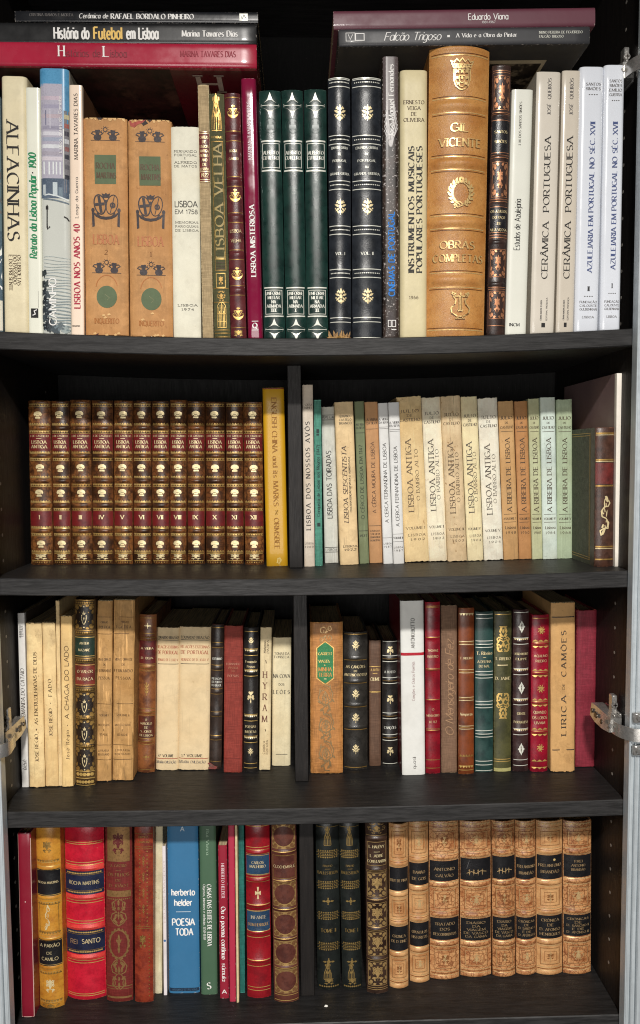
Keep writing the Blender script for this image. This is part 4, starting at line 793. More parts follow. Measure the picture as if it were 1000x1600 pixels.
book('dark speckled photographic jacket with bright blue vertical title', (598, 622.5, 88), (598, 625.5, 526), 0, speckle((70, 56, 50), (206, 198, 194), 330, .58, .65), [('R', 88.5, 170, .05, .95, ink((92, 82, 82), .3)), ('R', 484, 505, .30, .62, ink((66, 58, 58)))] + [('S', [(.1 + .02 * i, 200 - 6 * i), (.5 + .03 * ((i * 7) % 5 - 2), 226), (.95 - .03 * i, 196 - 5 * i)], .8, ink((222, 218, 216))) for i in range(9)] + [('U', 'CINEMAS DE PORTUGAL', 459, 327, .52, 9.5, BLU, 'bold'), ('U', 'José-Manuel Fernandes', 210, 100, .52, 7.6, WHT, 'serif'), ('F', 497, 508, .28, .5, 1, WHT), ('F', 497, 508, .52, .78, 1, WHT), ('L', 512, 1.3, WHT, .5, .8)], Y=.007, depth=.2, hard=True, bulge=.003)
book('pale yellow hardback with two tall lines of black capitals', (624, 670, 109), (627, 666, 526), 0, paper((218, 205, 164), .08, 0, .45, .12), lines(['ERNESTO', 'VEIGA', 'DE', 'OLIVEIRA'], 158.5, 9, 5.4, BRN, 'serif', .5, [.76, .48, .2, .76]) + [('U', 'INSTRUMENTOS MUSICAIS', 422, 226, .40, 9, BLK, 'boldserif'), ('U', 'POPULARES PORTUGUESES', 422, 226, .70, 9, BLK, 'boldserif'), ('T', '1966', 462, 4.6, .5, .34, BRN, 'mono')], shape='flat', bulge=.004, Y=.007, depth=.2, hard=True)
GV = leather((198, 142, 78), (176, 116, 56), 38, .36, .7, .38, wear=(212, 168, 108), bump=.55)
EMB = gilt((244, 208, 140), .3, .5, .25); TOOL_SHADE = ink((92, 52, 22), .4)
d = []
for a, c_ in ((152, 174), (242, 262), (334, 354), (424, 447)):
    for y in (a - 3, a, c_, c_ + 3): d += [('L', y, 1.1, TOOL_SHADE if y in (a - 3, c_ + 3) else EMB, .05, .95)]
d += gl(TOOL_SHADE, 83, 512, t=1.1) + gl(EMB, 86, 515, t=1.3) + [('O', 'crest', 116, 25, .52, EMB), ('T', 'GIL', 197, 12.5, .5, .30, EMB, 'boldserif'), ('T', 'VICENTE', 220, 12.5, .52, .70, EMB, 'boldserif'), ('O', 'wreath', 298, 24, .54, EMB), ('T', 'OBRAS', 380, 11.5, .5, .58, EMB, 'boldserif'), ('T', 'COMPLETAS', 401, 11.5, .52, .84, EMB, 'boldserif'), ('O', 'lyre', 476, 22, .56, EMB)]
d = [x for q_ in d for x in ([(*q_[:2], q_[2] + .9, q_[3], q_[4] - .006, *q_[5:6], TOOL_SHADE, q_[7]) if q_[0] == 'T' else (*q_[:2], q_[2] + .9, q_[3], q_[4] - .006, TOOL_SHADE)] if q_[0] in 'TO' else []) + [q_]]  # dark offset copies paint a shadow beneath the embossed letters and ornaments
book('thick tan leather volume with embossed crest, wreath and lyre', (672, 770, 72), (668, 758, 525), 0, GV, d, shape='round', bulge=.011, bands=[(163, 9, 2.4), (252, 8.5, 2.4), (344, 8.5, 2.4), (435.5, 9.5, 2.4), (75, 5, .8)], Y=.004, depth=.2)
DKG = leather((66, 48, 42), (38, 28, 26), 60, rough=.3)
d = gl(COPP, 110, 113, 174, 177, 240, 244, 308, 312, 364, 368, 446, 449, 507, t=.8)
for a, c_ in ((118, 170), (250, 305), (386, 430), (452, 496)):
    m_ = (a + c_) / 2; r_ = (c_ - a) / 2
    d += [('F', a, c_, .08, .92, .7, COPP), ('O', 'corners', m_, r_ * .94, .5, COPP, .78), ('O', 'sprig', m_, r_ * .6, .5, COPP, .34), ('O', 'panel', m_, r_ * .7, .5, COPP, .46)]
LB = leather((36, 35, 38), rough=.28)
d += [('LAB', 184, 238, .04, .96, LB, gl(COPP, 186, 236, t=.8) + [('T', 'SANTOS', 204, 4, .5, .7, PALE, 'serif'), ('T', 'SIMÕES', 219, 4, .5, .66, PALE, 'serif')]), ('LAB', 318, 362, .04, .96, LB, gl(COPP, 320, 360, t=.8) + lines(['OS AZULEJOS', 'DO PAÇO', 'DE', 'VILA VIÇOSA'], 327, 9.6, 3.8, PALE, 'serif', .5, [.88, .66, .2, .88]))]
book('narrow dark brown leather book with coppery ornament panels and two black labels', (771, 800, 101), (761, 790, 523), 0, DKG, d, shape='round', bands=[(179, 4, 1.3), (243, 4, 1.3), (312, 4, 1.3), (375, 4, 1.3), (441, 4, 1.3), (104, 4, .8)], Y=.009, depth=.16)
book('shorter white paperback with narrow black vertical title, next to coppery leather', (800, 834, 140), (790, 822, 522), 0, gloss((226, 226, 214), .4, .3, .05), [('U', 'Estudos de Azulejaria', 388, 309, .42, 9.5, BLK, 'light'), ('U', 'J. M. DOS SANTOS SIMÕES', 226, 159, .42, 3.6, DG, 'serif'), ('T', 'INCM', 506, 4.6, .42, .48, BLK, 'boldserif')], Y=.008, depth=.17)
WC = gloss((216, 208, 194), .3, .4, .06); WC2 = gloss((210, 200, 184), .3, .4, .06)
def ceram(label, top, bot, mt, u): return book(label, top, bot, 0, mt, [('U', 'JOSÉ  QUEIRÓS', 178, 122, u, 5.4, GRY, 'serif'), ('U', 'CERÂMICA  PORTUGUESA', 432, 211, u - .02, 9.5, BLK, 'serif'), ('R', 502, 509, u - .09, u + .07, BLK), ('U', 'CÂMARA MUNICIPAL DE LISBOA', 498, 466, u - .12, 2.4, GRY, 'sans'), ('U', 'EDITORIAL PRESENÇA', 498, 462, u + .12, 2.4, GRY, 'sans')], Y=.007, depth=.19, hard=True, bulge=.002, group='twin greyish white jackets with black serif titles')
ceram('wider of two greyish white jackets with the same black serif title', (839, 877, 112), (829, 865.5, 519), WC, .54)
ceram('narrower of two greyish white jackets with the same black serif title', (880, 907, 110), (868, 897, 518), WC2, .52)
WB = gloss((224, 228, 236), .2, .6, .04)
def azul(label, top, bot, num, a):
    d = lines(a, 131 if num == 'II' else 126, 7, 4, GRY, 'serif', .55, .62) + [('T', '****', 147 if num == 'II' else 156, 5, .55, .38, DG, 'sans'), ('U', 'AZULEJARIA EM PORTUGAL NO SÉC. XVII', 423 if num == 'II' else 419, 189, .56, 7.6, NAVY, 'serif'), ('T', num, 449 if num == 'II' else 445, 7, .54, 0, BLK, 'serif'), ('T', '****', 461 if num == 'II' else 457, 5, .54, .38, DG, 'sans')] + lines(['FUNDAÇÃO', 'CALOUSTE', 'GULBENKIAN'], 470, 5.8, 3.2, GRY, 'serif', .54, .74) + [('T', '•', 487, 3, .54, 0, GRY, 'bold'), ('T', 'LISBOA', 494, 3.2, .54, .5, GRY, 'serif')]
    return book(label, top, bot, 0, WB, d, Y=.006, depth=.2, hard=True, bulge=.003, group='bluish white jackets with slate blue titles')
azul('bluish white jacket with slate blue title, volume II, leaning on the greyish pair', (908, 944, 104), (897.5, 936, 517), 'II', ['SANTOS', 'SIMÕES'])
azul('bluish white jacket with slate blue title, volume I, last before the side panel', (945.5, 977, 101), (938, 970, 516), 'I', ['SANTOS', 'SIMÕES', 'EMÍLIO', 'GUERRA'])

# ================================================================== SHELF TWO
CALF = leather((128, 80, 42), (66, 38, 20), 85, .40, .62, .34, wear=(150, 104, 62), cracks=(46, 26, 14)); CALF_B = leather((116, 70, 38), (56, 34, 20), 60, .38, .62, .30, wear=(150, 104, 62), cracks=(46, 26, 14)); CALF_C = leather((134, 84, 42), (78, 44, 22), 110, .42, .62, .36, wear=(150, 104, 62), cracks=(40, 22, 12)); REDL = leather((112, 30, 30), (90, 20, 22), 120, rough=.4)
NUM = ['I', 'II', 'III', 'IV', 'V', 'VI', 'VII', 'VIII', 'IX', 'X', 'XI', 'XII']
WORD = ['first', 'second', 'third', 'fourth', 'fifth', 'sixth', 'seventh', 'eighth', 'ninth', 'tenth', 'eleventh', 'twelfth']
XB = [(47, 81), (82, 110), (111.5, 143), (144, 176), (177, 207), (208, 236), (237, 264.5), (265, 291), (292, 320), (321, 352), (353.5, 381), (382, 413)]
XT = [(42, 77), (78, 105.5), (107, 140), (141, 176), (177, 206), (206.5, 236), (236.5, 264), (265, 291), (292, 319), (320, 351), (352, 379.5), (380, 409)]
for i in range(12):
    yb = [883, 882.5, 882, 882, 882, 881.5, 881.5, 881.5, 881.5, 881, 881.5, 882.5][i]; n = max(6, int((XB[i][1] - XB[i][0]) / 4))
    q = random.Random(40 + i); d = []; GA = [gilt((206, 168, 98), .36, .5, .6), gilt((214, 180, 112), .34, .45, .45), gilt((190, 150, 84), .38, .55, .7)][q.randrange(3)]; cf = [CALF, CALF_B, CALF_C][q.randrange(3)]
    for y, s in ((633, 1), (662, -1), (674.5, 1), (706, -1), (717, 1), (744, -1), (757.5, 1), (782.5, -1), (795.5, 1), (823, -1), (835, 1), (861, -1)):
        u0 = .05; d += [('L', y - 2.0 * s, .6, GA, u0, .97), ('Z', y - .2, 1.3 * s, GA, n), ('L', y + 2.0, .7, GA, u0, .97)]
    for y in (648, 730.5, 769.5, 850): d.append(('O', 'cap', y + q.uniform(-.6, .6), 5.6, .5 + q.uniform(-.03, .03), PALE))
    d += [('O', 'panel', 870, 6.2, .5, PALE, .8), ('L', 865, .8, GOLD, .05, .95), ('L', 876, .9, GOLD, .05, .95), ('DOTS', 878.5, .8, GOLD, n)]
    d += [('LAB', 677.5, 703.5, .02, .985, REDL, [('T', 'J. DE CASTILHO', 680.8, 2.8, .5, .86, PALE, 'serif'), ('L', 684.8, .7, PALE, .38, .62), ('T', 'LISBOA', 690.3, 5, .5, .68, PALE, 'boldserif'), ('T', 'ANTIGA', 697.3, 5, .5, .72, PALE, 'boldserif')]), ('LAB', 797.5, 821.3, .02, .985, REDL, [('T', NUM[i], 807.5, 6.4, .48, 0, PALE, 'boldserif')])]
    book('brown mottled leather volume with red labels, numbered %s, %s of its set of twelve' % (NUM[i], WORD[i]), (*XT[i], 626 + (0 if i < 9 else 1.5) + q.uniform(-1.2, 1.2)), (*XB[i], yb), 1, cf, d, shape='round', bands=[(y, 4.2, 2.0) for y in (668.5, 711.5, 750.5, 789, 829)] + [(628.5, 3, .8)], depth=.125, group='twelve matching brown volumes with red labels', pg=pages((186, 150, 108)))
MUST = gloss((206, 156, 26), .4, .25, .1)
book('mustard yellow jacket beside the brown leather set, faded vertical title', (410, 443.5, 606), (416, 450, 885), 1, MUST, [('R', 606.5, 608, 0, 1, ink((120, 50, 26))), ('D', 'ENGLISH CHINA and its MARKS', 622, 790, .52, 7.6, ink((146, 96, 22)), 'serif'), ('D', '>', 796, 804, .52, 7, ink((150, 110, 24)), 'serif'), ('D', 'ORMSBEE', 809, 858, .52, 7.6, ink((146, 96, 22)), 'serif'), ('O', 'bigscroll', 876, 6, .6, ink((222, 196, 120)), .18), ('T', 'D', 876, 7, .6, 0, ink((226, 204, 130)), 'ital')], hard=True, bulge=.003, depth=.16)
ROWLAST.clear(); DB = ink((62, 52, 44)); TXB = ink((46, 42, 40))
book('tall greyish cream paperback standing against the middle upright', (471.5, 489.5, 601), (476, 491.5, 885.5), 1, paper((218, 206, 190), .3, 0, .7, .3), lines(['SOUSA', 'NUNES'], 632, 4.6, 3, DB, 'serif', .55, .7) + [('U', 'LISBOA DOS NOSSOS AVÓS', 827, 658, .45, 6.8, TXB, 'wide')] + lines(['LISBOA', '1969'], 848.5, 5.4, 2.8, DB, 'wide', .5, .82), depth=.14, rag=.0004)
book('thin sea green paperback with dark vertical title', (490, 502, 625), (493, 504, 884), 1, cloth((76, 136, 118), .75, bump=.2), [('U', 'Conquista de Lisboa aos Mouros (1147)', 806, 695, .5, 4.6, ink((18, 44, 40)), 'bold'), ('R', 816, 822, .3, .75, ink((18, 44, 40))), ('R', 670, 676, .3, .7, ink((18, 44, 40))), ('R', 677, 680, .3, .7, ink((18, 44, 40)))], depth=.14)
book('short grey white paperback with sans title and ruled lines', (503.5, 522, 635.5), (506, 530.5, 880), 1, paper((206, 206, 196), .4, .25, .7, .25), gl(TXB, 648.5, 656, 855, 862.5, t=.8) + [('T', 'PEPE LUIZ', 652, 3.2, .5, .9, TXB, 'bold'), ('U', 'LISBOA DAS TOIRADAS', 809, 704, .45, 7.6, TXB, 'sans'), ('T', 'LISBOA', 858.7, 4, .5, .82, TXB, 'widesans')], depth=.13, rag=.0006)
book('leaning tan cream paperback with bold italic vertical title', (521.5, 552.5, 628), (532.5, 560, 883), 1, paper((230, 200, 152), .55, 0, .7, .35), lines(['FERNANDO', 'CASTELO', 'BRANCO'], 650.5, 5.4, 3.3, TXB, 'slab', .55, .66) + [('U', 'LISBOA SEISCENTISTA', 816, 697, .42, 6.8, ink((70, 54, 48)), 'ital'), ('U', 'TERCEIRA EDIÇÃO REVISTA E AUMENTADA', 801, 714, .68, 2.9, TXB, 'boldital')] + lines(['LISBOA', '1972'], 853.5, 5.4, 3, TXB, 'boldserif', .58, .76), depth=.14, rag=.0006)
book('olive green paperback with dim black vertical title', (553, 569, 627), (562.5, 576.5, 881), 1, paper((122, 132, 98), .45, .25, .7, .2, (70, 72, 50)), lines(['AUG. VIEIRA', 'DA SILVA'], 663, 5, 3, TXB, 'serif', .5, .82) + [('U', 'O CÊRCO DE LISBOA EM 1147', 810, 695, .5, 5.2, ink((30, 40, 28)), 'sans'), ('L', 829, .8, TXB), ('T', '1937', 836.5, 3.4, .5, .8, TXB, 'slab'), ('L', 676, .7, TXB)], depth=.14, rag=.0006)
book('orange brown paperback standing beside the twin white paperbacks', (569.5, 590, 628), (577.5, 598, 880), 1, paper((198, 150, 104), .25, 0, .7, .2, (130, 80, 44)), lines(['A. VIEIRA', 'DA SILVA'], 655.5, 5.4, 3.6, DB, 'serif', .52, .8) + gl(DB, 670, 821, t=.6) + [('U', 'A CÊRCA MOURA DE LISBOA', 801, 690, .5, 5.6, ink((70, 46, 36)), 'sans')] + lines(['LISBOA', '1939', 'SEGUNDA EDIÇÃO', 'MUNICIPAL'], 829, 5, 2.4, DB, 'serif', .5, .76), depth=.14, rag=.0004)
WP = paper((228, 228, 226), .06, 0, .55, .08)
book('white paperback with sans title, beside the orange brown one', (590.5, 606, 630), (599.5, 614, 881), 1, WP, lines(['A. VIEIRA', 'DA SILVA'], 655, 4.8, 3.2, TXB, 'boldserif', .5, .92) + gl(GRY, 667, 669.5, 840, t=.5) + [('U', 'A CERCA FERNANDINA DE LISBOA', 816, 692, .5, 5.4, TXB, 'sans')] + lines(['LISBOA', '1987'], 849, 5, 2.6, DB, 'widesans', .5, .82), depth=.14, group='twin white paperbacks with the same sans title')
book('white paperback with sans title, marked VOLUME II, of the twin pair', (606.5, 624, 629), (615, 632, 881), 1, WP, lines(['A. VIEIRA', 'DA SILVA'], 660, 4.8, 3.2, TXB, 'boldserif', .5, .92) + gl(GRY, 671, 673.5, 834, 846, t=.5) + [('U', 'A CERCA FERNANDINA DE LISBOA', 822, 697, .5, 5.4, TXB, 'sans'), ('T', 'VOLUME II', 840, 3, .5, .86, TXB, 'boldserif')] + lines(['LISBOA', '1987'], 855, 5, 2.6, DB, 'widesans', .5, .8), depth=.14, group='twin white paperbacks with the same sans title')
def bairro(label, top, bot, c, vol, yr, sp_, y0, y1, ty):
    T_ = ink((98, 80, 60)) if c[2] < 150 else ink((84, 76, 68))
    d = [('T', 'JULIO', ty, 4.6, .5, .76, T_, 'wide'), ('T', 'DE', ty + 7, 3.6, .5, .2, T_, 'wide'), ('T', 'CASTILHO', ty + 13.5, 4.2, .5, .84, T_, 'serif'), ('U', 'LISBOA ANTIGA', y0, y1, .37, 8.4, T_, 'fine'), ('U', 'O BAIRRO ALTO', y0 - 17, y1 + 16, .68, 5.2, T_, 'fine')]
    d += [('T', 'VOLUME ' + vol, y0 + 26, 3.6, .5, .78, T_, 'serif'), ('T', 'LISBOA', y0 + 37, 3.6, .55, .7, T_, 'wide'), ('T', yr, y0 + 44, 3.2, .58, .6, T_, 'wide')]
    book(label, top, bot, 1, paper(tuple(min(246, v * 1.06 + 2) for v in c), sp_, .14, .72, .35), d, depth=.14, rag=.0015, group='five old paperbacks with two lines of vertical title')
bairro('darkest wide straw paperback of the two-line titled five, first after the white pair', (617.5, 658, 620), (633, 669, 879), (216, 190, 142), 'I', '1902', .6, 799, 686, 643)
bairro('pale second paperback of the two-line titled five, marked VOLUME II', (658.5, 688, 621), (670, 699.5, 878), (224, 214, 188), 'II', '1903', .3, 797, 686, 646)
bairro('spotted pinkish tan third paperback of the two-line titled five', (688.5, 719, 619), (700, 730.5, 878), (208, 184, 146), 'III', '1903', .9, 801, 691, 648)
bairro('clean straw coloured fourth paperback of the two-line titled five', (719.5, 745.5, 619.5), (731, 756, 877), (222, 206, 164), 'IV', '1904', .35, 800, 690, 650)
bairro('palest fifth paperback of the two-line titled five, beside the first orange tan one', (746, 777.5, 622), (757, 787, 876), (224, 216, 196), 'V', '1904', .3, 803, 694, 652)
def ribeira(label, top, bot, c, vol, yr, dirt):
    T_ = ink((74, 58, 44)); y = 653
    d = [('T', 'JULIO', y, 4.4, .5, .78, T_, 'serif'), ('T', 'DE', y + 7.5, 2.6, .5, .2, T_, 'serif'), ('T', 'CASTILHO', y + 14.5, 3.8, .5, .84, T_, 'slab'), ('L', y + 21, .6, T_, .1, .9), ('U', 'A RIBEIRA DE LISBOA', 799, 684, .5, 7, T_, 'fine'), ('L', 803, .6, T_, .1, .9), ('T', 'VOLUME ' + vol, 810, 3.4, .5, .78, T_, 'slab'), ('L', 815.5, .6, T_, .1, .9), ('T', 'Lisboa', 824, 4, .52, .68, T_, 'serif'), ('T', yr, 832, 3.8, .52, .66, T_, 'wide')]
    book(label, top, bot, 1, paper(c, .4, .12, .72, .3, dirt), d, depth=.14, rag=.0006, group='five matching paperbacks in orange, sage and aqua')
ribeira('pale orange tan paperback, first of the orange, sage and aqua five', (778, 802.5, 627), (787.5, 811, 875), (204, 162, 110), 'I', '1948', (130, 84, 44))
ribeira('deeper orange brown paperback between pale orange and sage green ones', (803.5, 824, 627), (811.5, 831, 874), (188, 136, 86), 'II', '1950', (110, 64, 34))
ribeira('yellowish sage paperback between orange brown and aqua ones', (825, 842.5, 623), (832, 848.5, 874), (192, 196, 158), 'III', '1960', (120, 120, 80))
ribeira('pale aqua paperback between two sage green ones', (843.5, 868, 621), (849, 871, 874), (208, 222, 212), 'IV', '1964', (140, 150, 130))
ribeira('greyish sage green paperback beside the half leather book', (869, 895, 624), (871.5, 895, 873), (172, 188, 158), 'V', '1968', (110, 124, 96))
HALF = leather((78, 50, 38), (54, 34, 26), 90, rough=.34, wear=(140, 92, 70)); GRB = leather((74, 78, 64), (58, 62, 52), 150, rough=.6, bump=.5)
hb = book('half leather book with green sides, red panel and long gilt flourish on its spine', (928.5, 959, 668), (928, 956, 885.5), 1, HALF, [('L', 677, 2.6, OLDG), ('L', 679.5, .8, PALE), ('L', 718, 2.4, OLDG), ('L', 720.5, .8, PALE), ('LAB', 723, 756, .01, .99, leather((110, 42, 38), rough=.36), []), ('L', 758.5, 2.2, OLDG), ('O', 'flourish', 808, 28, .5, PALE, .56), ('L', 854, 2.4, OLDG), ('L', 874, 2.2, OLDG), ('L', 857, .8, PALE)], shape='semi', bulge=.003, board=GRB, depth=.17)
m = MB(); x = -hb['_w'] / 2 - .0002; H_ = hb['_h']; hb2 = .003
def side(y0, y1, z0, z1, mt): m.add([(x, y0, z0), (x, y1, z0), (x, y1, z1), (x, y0, z1)], [(0, 3, 2, 1)], mt)
side(-hb2 * .0 + .0008, .014, .0005, H_ - .0005, leather((64, 46, 36), rough=.4)); x -= .0001
for a in (.0155, .018): side(a, a + .0008, .006, H_ - .006, OLDG)
for zz_ in (.006, .009): side(.0163, .165, zz_, zz_ + .0008, OLDG); side(.0163, .165, H_ - zz_ - .0008, H_ - zz_, OLDG)
m.build('board_tooling', hb)
book('very tall thin white spined book with mauve grey cover, against the side panel', (960, 972, 583), (957, 968.5, 885.5), 1, paper((236, 228, 216), .08, 0, .5, .1), [], depth=.19, board=gloss((132, 108, 108), .5, .1), hard=True)

# ================================================================== SHELF THREE
ROWLAST.clear()
book('slim white paperback leaning at the end, dark cover on its inner side', (27, 38, 958), (34, 45, 1230), 2, paper((228, 226, 222), .1, 0, .5, .15), [('U', 'DEMANDA DO CATAIO', 1124, 1044, .5, 5.6, DB, 'ital'), ('U', 'HUMBERTO', 996, 976, .35, 2.8, GRY, 'serif'), ('U', 'LEITÃO', 994, 978, .65, 2.8, GRY, 'serif'), ('U', 'ATICA', 1202, 1186, .35, 3, GRY, 'serif'), ('U', 'MCM', 1202, 1188, .65, 3, GRY, 'serif')], depth=.13, board=gloss((72, 62, 54), .4, .2))
AG = (234, 204, 150)
book('aged cream paperback with long spaced title and a star, second in line', (39, 65, 973), (46, 69.5, 1231), 2, paper(AG, .45, .1, .75, .4), [('U', 'JOSÉ RÉGIO', 1190, 1146, .55, 5, BRN, 'serif'), ('U', '*', 1141, 1137, .55, 6, BRN, 'serif'), ('U', 'AS ENCRUZILHADAS DE DEUS', 1131, 1018, .55, 5, BRN, 'serif')], depth=.13, rag=.0026)
book('aged cream paperback with the shortest spaced title, beside the thin pamphlet', (65.5, 85.5, 972), (70.5, 91.5, 1230), 2, paper((232, 202, 148), .4, .1, .75, .4), [('U', 'JOSÉ RÉGIO', 1149, 1106, .52, 5, BRN, 'serif'), ('U', '•', 1099, 1096, .52, 5, BRN, 'serif'), ('U', 'FADO', 1087, 1060, .52, 5, BRN, 'wide')], depth=.13, rag=.0026)
book('thin tall blank cream pamphlet, taller than its cream neighbours', (86, 93, 938), (92, 97, 1229), 2, paper((226, 196, 144), .3, .2, .75, .4), [], depth=.12, rag=.0026)
book('aged cream paperback with sans capitals beside the ornate gilt leather', (93.5, 113, 962), (97.5, 113.5, 1230), 2, paper((230, 196, 136), .4, .1, .75, .4), [('U', 'José Régio', 1186, 1140, .55, 4.6, BRN, 'wide'), ('U', '•', 1134, 1130, .55, 5, BRN, 'serif'), ('U', 'A CHAGA DO LADO', 1122, 1009, .5, 6.4, BRN, 'sans')], depth=.13, rag=.0022)
ORN1 = leather((84, 62, 34), (48, 34, 20), 90, rough=.34, wear=(150, 116, 70)); DKB_ = leather((40, 28, 20), rough=.36)
d = []
for y in (964, 1101, 1144, 1186.5):
    d += [('E', .5, y, .42, 19, DKB_), ('O', 'shield', y + 1, 10.5, .5, PALE, .30), ('O', 'corners', y, 19, .5, OLDG, .92)]
    d += [('DOTS', y - 16, 1.2, PALE, 1), ('DOTS', y + 16, 1.2, PALE, 1), ('DOTS', y - 7, .9, OLDG, 2, .06, .94), ('DOTS', y + 7, .9, OLDG, 2, .06, .94)]
for y in (942, 988, 1031, 1077, 1121, 1165): d += [('DOTS', y, 1.5, OLDG, 8), ('L', y - 3.2, .9, OLDG), ('L', y + 3.2, .9, OLDG)]
d += [('DOTS', 1210, 3, GOLD, 5), ('DOTS', 1222, 2.6, GOLD, 6), ('L', 1205, 1, GOLD), ('L', 1216, 1.2, GOLD), ('L', 1227, 1, GOLD)]
d += [('LAB', 994, 1026, .02, .98, leather((34, 54, 44), rough=.4), [('L', 995.5, 1, GOLD), ('L', 1024.5, 1, GOLD), ('T', 'ANTEU', 1004.5, 3.6, .5, .46, PALE, 'slab'), ('T', 'NAZARÉ', 1015, 3.6, .5, .56, PALE, 'slab')]), ('LAB', 1037, 1071, .02, .98, leather((128, 52, 40), rough=.4), [('L', 1038.5, 1, GOLD), ('L', 1069.5, 1, GOLD), ('T', 'O VALOR', 1048.5, 4.4, .52, .76, PALE, 'serif'), ('T', 'DA RAÇA', 1060, 4.4, .52, .78, PALE, 'serif')])]
book('ornate gilt leather book with shields, one green and one red label', (115, 147, 937), (116.5, 148.5, 1228), 2, ORN1, d, shape='round', depth=.13, bands=[(y, 4, .9) for y in (988, 1031, 1077, 1121, 1165)])
def pessoa(label, top, bot, vol):
    T_ = ink((78, 52, 28)); K = paper((190, 146, 90), .4, .75, .7, .4, (110, 74, 40))
    d = gl(T_, 964, 990, 1163.5, 1186.5, 1099, t=.7) + [('T', 'OBRAS', 972, 2.8, .5, .5, T_, 'serif'), ('T', 'POETICA', 979.5, 4, .5, .7, T_, 'wide'), ('T', 'VIDA E OBRA DE', 1029.5, 3.4, .5, .84, T_, 'serif'), ('T', 'DE', 1037.5, 2.4, .5, .15, T_, 'serif'), ('T', 'FERNANDO', 1047, 4.2, .5, .88, T_, 'wide'), ('T', 'PESSOA', 1058.5, 4.2, .5, .72, T_, 'wide'), ('T', 'VOLUME ' + vol, 1117, 2.8, .5, .6, T_, 'serif'), ('T', 'MOCIDADE', 1132, 3, .5, .76, T_, 'wide'), ('T', 'E', 1140, 2.4, .5, 0, T_, 'serif'), ('T', 'IDADE', 1147, 2.8, .5, .5, T_, 'wide'), ('T', 'LIVRARIA', 1172, 2.8, .5, .7, T_, 'wide'), ('T', 'BERTRAND', 1178, 2.8, .5, .74, T_, 'wide')]
    book(label, top, bot, 2, K, d, depth=.14, rag=.0042, group='two creased and frayed brown paperbacks')
pessoa('narrower of the two tall creased frayed brown paperbacks', (151, 176, 938), (150.5, 173, 1222), 'I')
pessoa('wider of the two tall creased frayed brown paperbacks', (177, 211, 937), (175.5, 207, 1221), 'II')
TANB = leather((140, 86, 48), (92, 50, 28), 60, rough=.34, wear=(176, 120, 80))
d = gl(OLDG, 966, 990, 996, 1000, 1037.5, 1040, 1044, 1048, 1107, 1112, 1117, 1154, 1158, 1163, 1203, t=.8) + [('O', 'diamondfloral', 978, 4.5, .52, PALE), ('O', 'sprig', 1076, 11, .5, OLDG), ('O', 'diamondfloral', 1183, 4.5, .52, OLDG)]
d += [('LAB', 1001, 1036.5, .02, .98, leather((96, 30, 28), rough=.4), [('T', 'A. VIEIRA', 1013, 3, .5, .72, PALE, 'serif'), ('T', 'D. ELIA', 1028, 3, .5, .7, PALE, 'serif')]), ('LAB', 1119, 1152.5, .03, .97, leather((92, 42, 26), rough=.4), lines(['O', 'MARCELO', 'DE', 'S. JORGE', 'DE LISBOA'], 1124, 6.2, 3.2, PALE, 'serif', .5, [.1, .66, .2, .66, .76]))]
book('brown calf book with red-brown label, between frayed brown and grey cream ones', (213.5, 240.5, 961), (210.5, 237.5, 1208), 2, TANB, d, shape='round', depth=.12, bands=[(998, 4, 1), (1042, 4, 1), (1112, 4, 1), (1158, 4, 1)])
PC = (228, 204, 162)
def brasao(label, top, bot, vol, fr):
    R_ = ink((168, 96, 70)); d = [('T', 'EDUARDO BRAZÃO', 996.5, 4, .5, fr, TXB, 'slab'), ('L', 1000.5, .8, TXB, .04, .96), ('T', 'RELAÇÕES EXTERNAS', 1011, 4.2, .5, fr + .02, R_, 'serif'), ('T', 'DE PORTUGAL', 1019.5, 5.4, .5, fr, R_, 'slab'), ('T', 'REINADO DE D. JOÃO V', 1031, 3.6, .5, fr - .02, R_, 'serif'), ('L', 1037.5, .8, TXB, .04, .96), ('T', vol + 'º VOLUME', 1181, 4.2, .45, fr * .75, TXB, 'slab'), ('L', 1185.5, 1.1, R_, .02, .98), ('T', 'LIVRARIA CIVILIZAÇÃO', 1191, 4, .45, fr, GRY, 'serif')]
    book(label, top, bot, 2, paper(PC, .2, 0, .72, .22), d, depth=.13, rag=.0008, bulge=.0032, group='two grey cream paperbacks with ruled red lettering')
brasao('narrower grey cream paperback with ruled red lettering, marked fourth volume', (241, 276.5, 981), (238.5, 274.5, 1204), '4.', .9)
brasao('wide grey cream paperback with ruled red lettering, marked first volume', (279, 329, 980), (277, 325, 1204), '1.', .9)
DKL = leather((60, 48, 42), (38, 30, 27), 80, rough=.34, wear=(120, 60, 50))
d = gl(OLDG, 981, 1004, 1012, 1039, 1047, 1076, 1084, 1112, 1119, 1149, 1156, 1190, t=.9) + [('T', 'JOSÉ BRUNO', 1029, 3.2, .5, .8, SILV, 'serif')] + lines(['PESSOA', 'DE PORTO', 'DO BRAZIL'], 1060, 5.2, 3, SILV, 'serif', .5, .8)
dk_ = book('narrow dark brown leather book with a torn red foot', (331, 349.5, 976), (326, 346, 1202), 2, DKL, d, shape='round', depth=.12, bands=[(1008, 4, 1.2), (1043, 4, 1.2), (1080, 4, 1.2), (1116, 4, 1.2), (1152, 4, 1.2)])
m = MB(); TR = leather((120, 40, 34), (90, 60, 44), 200); wv = dk_['_w']
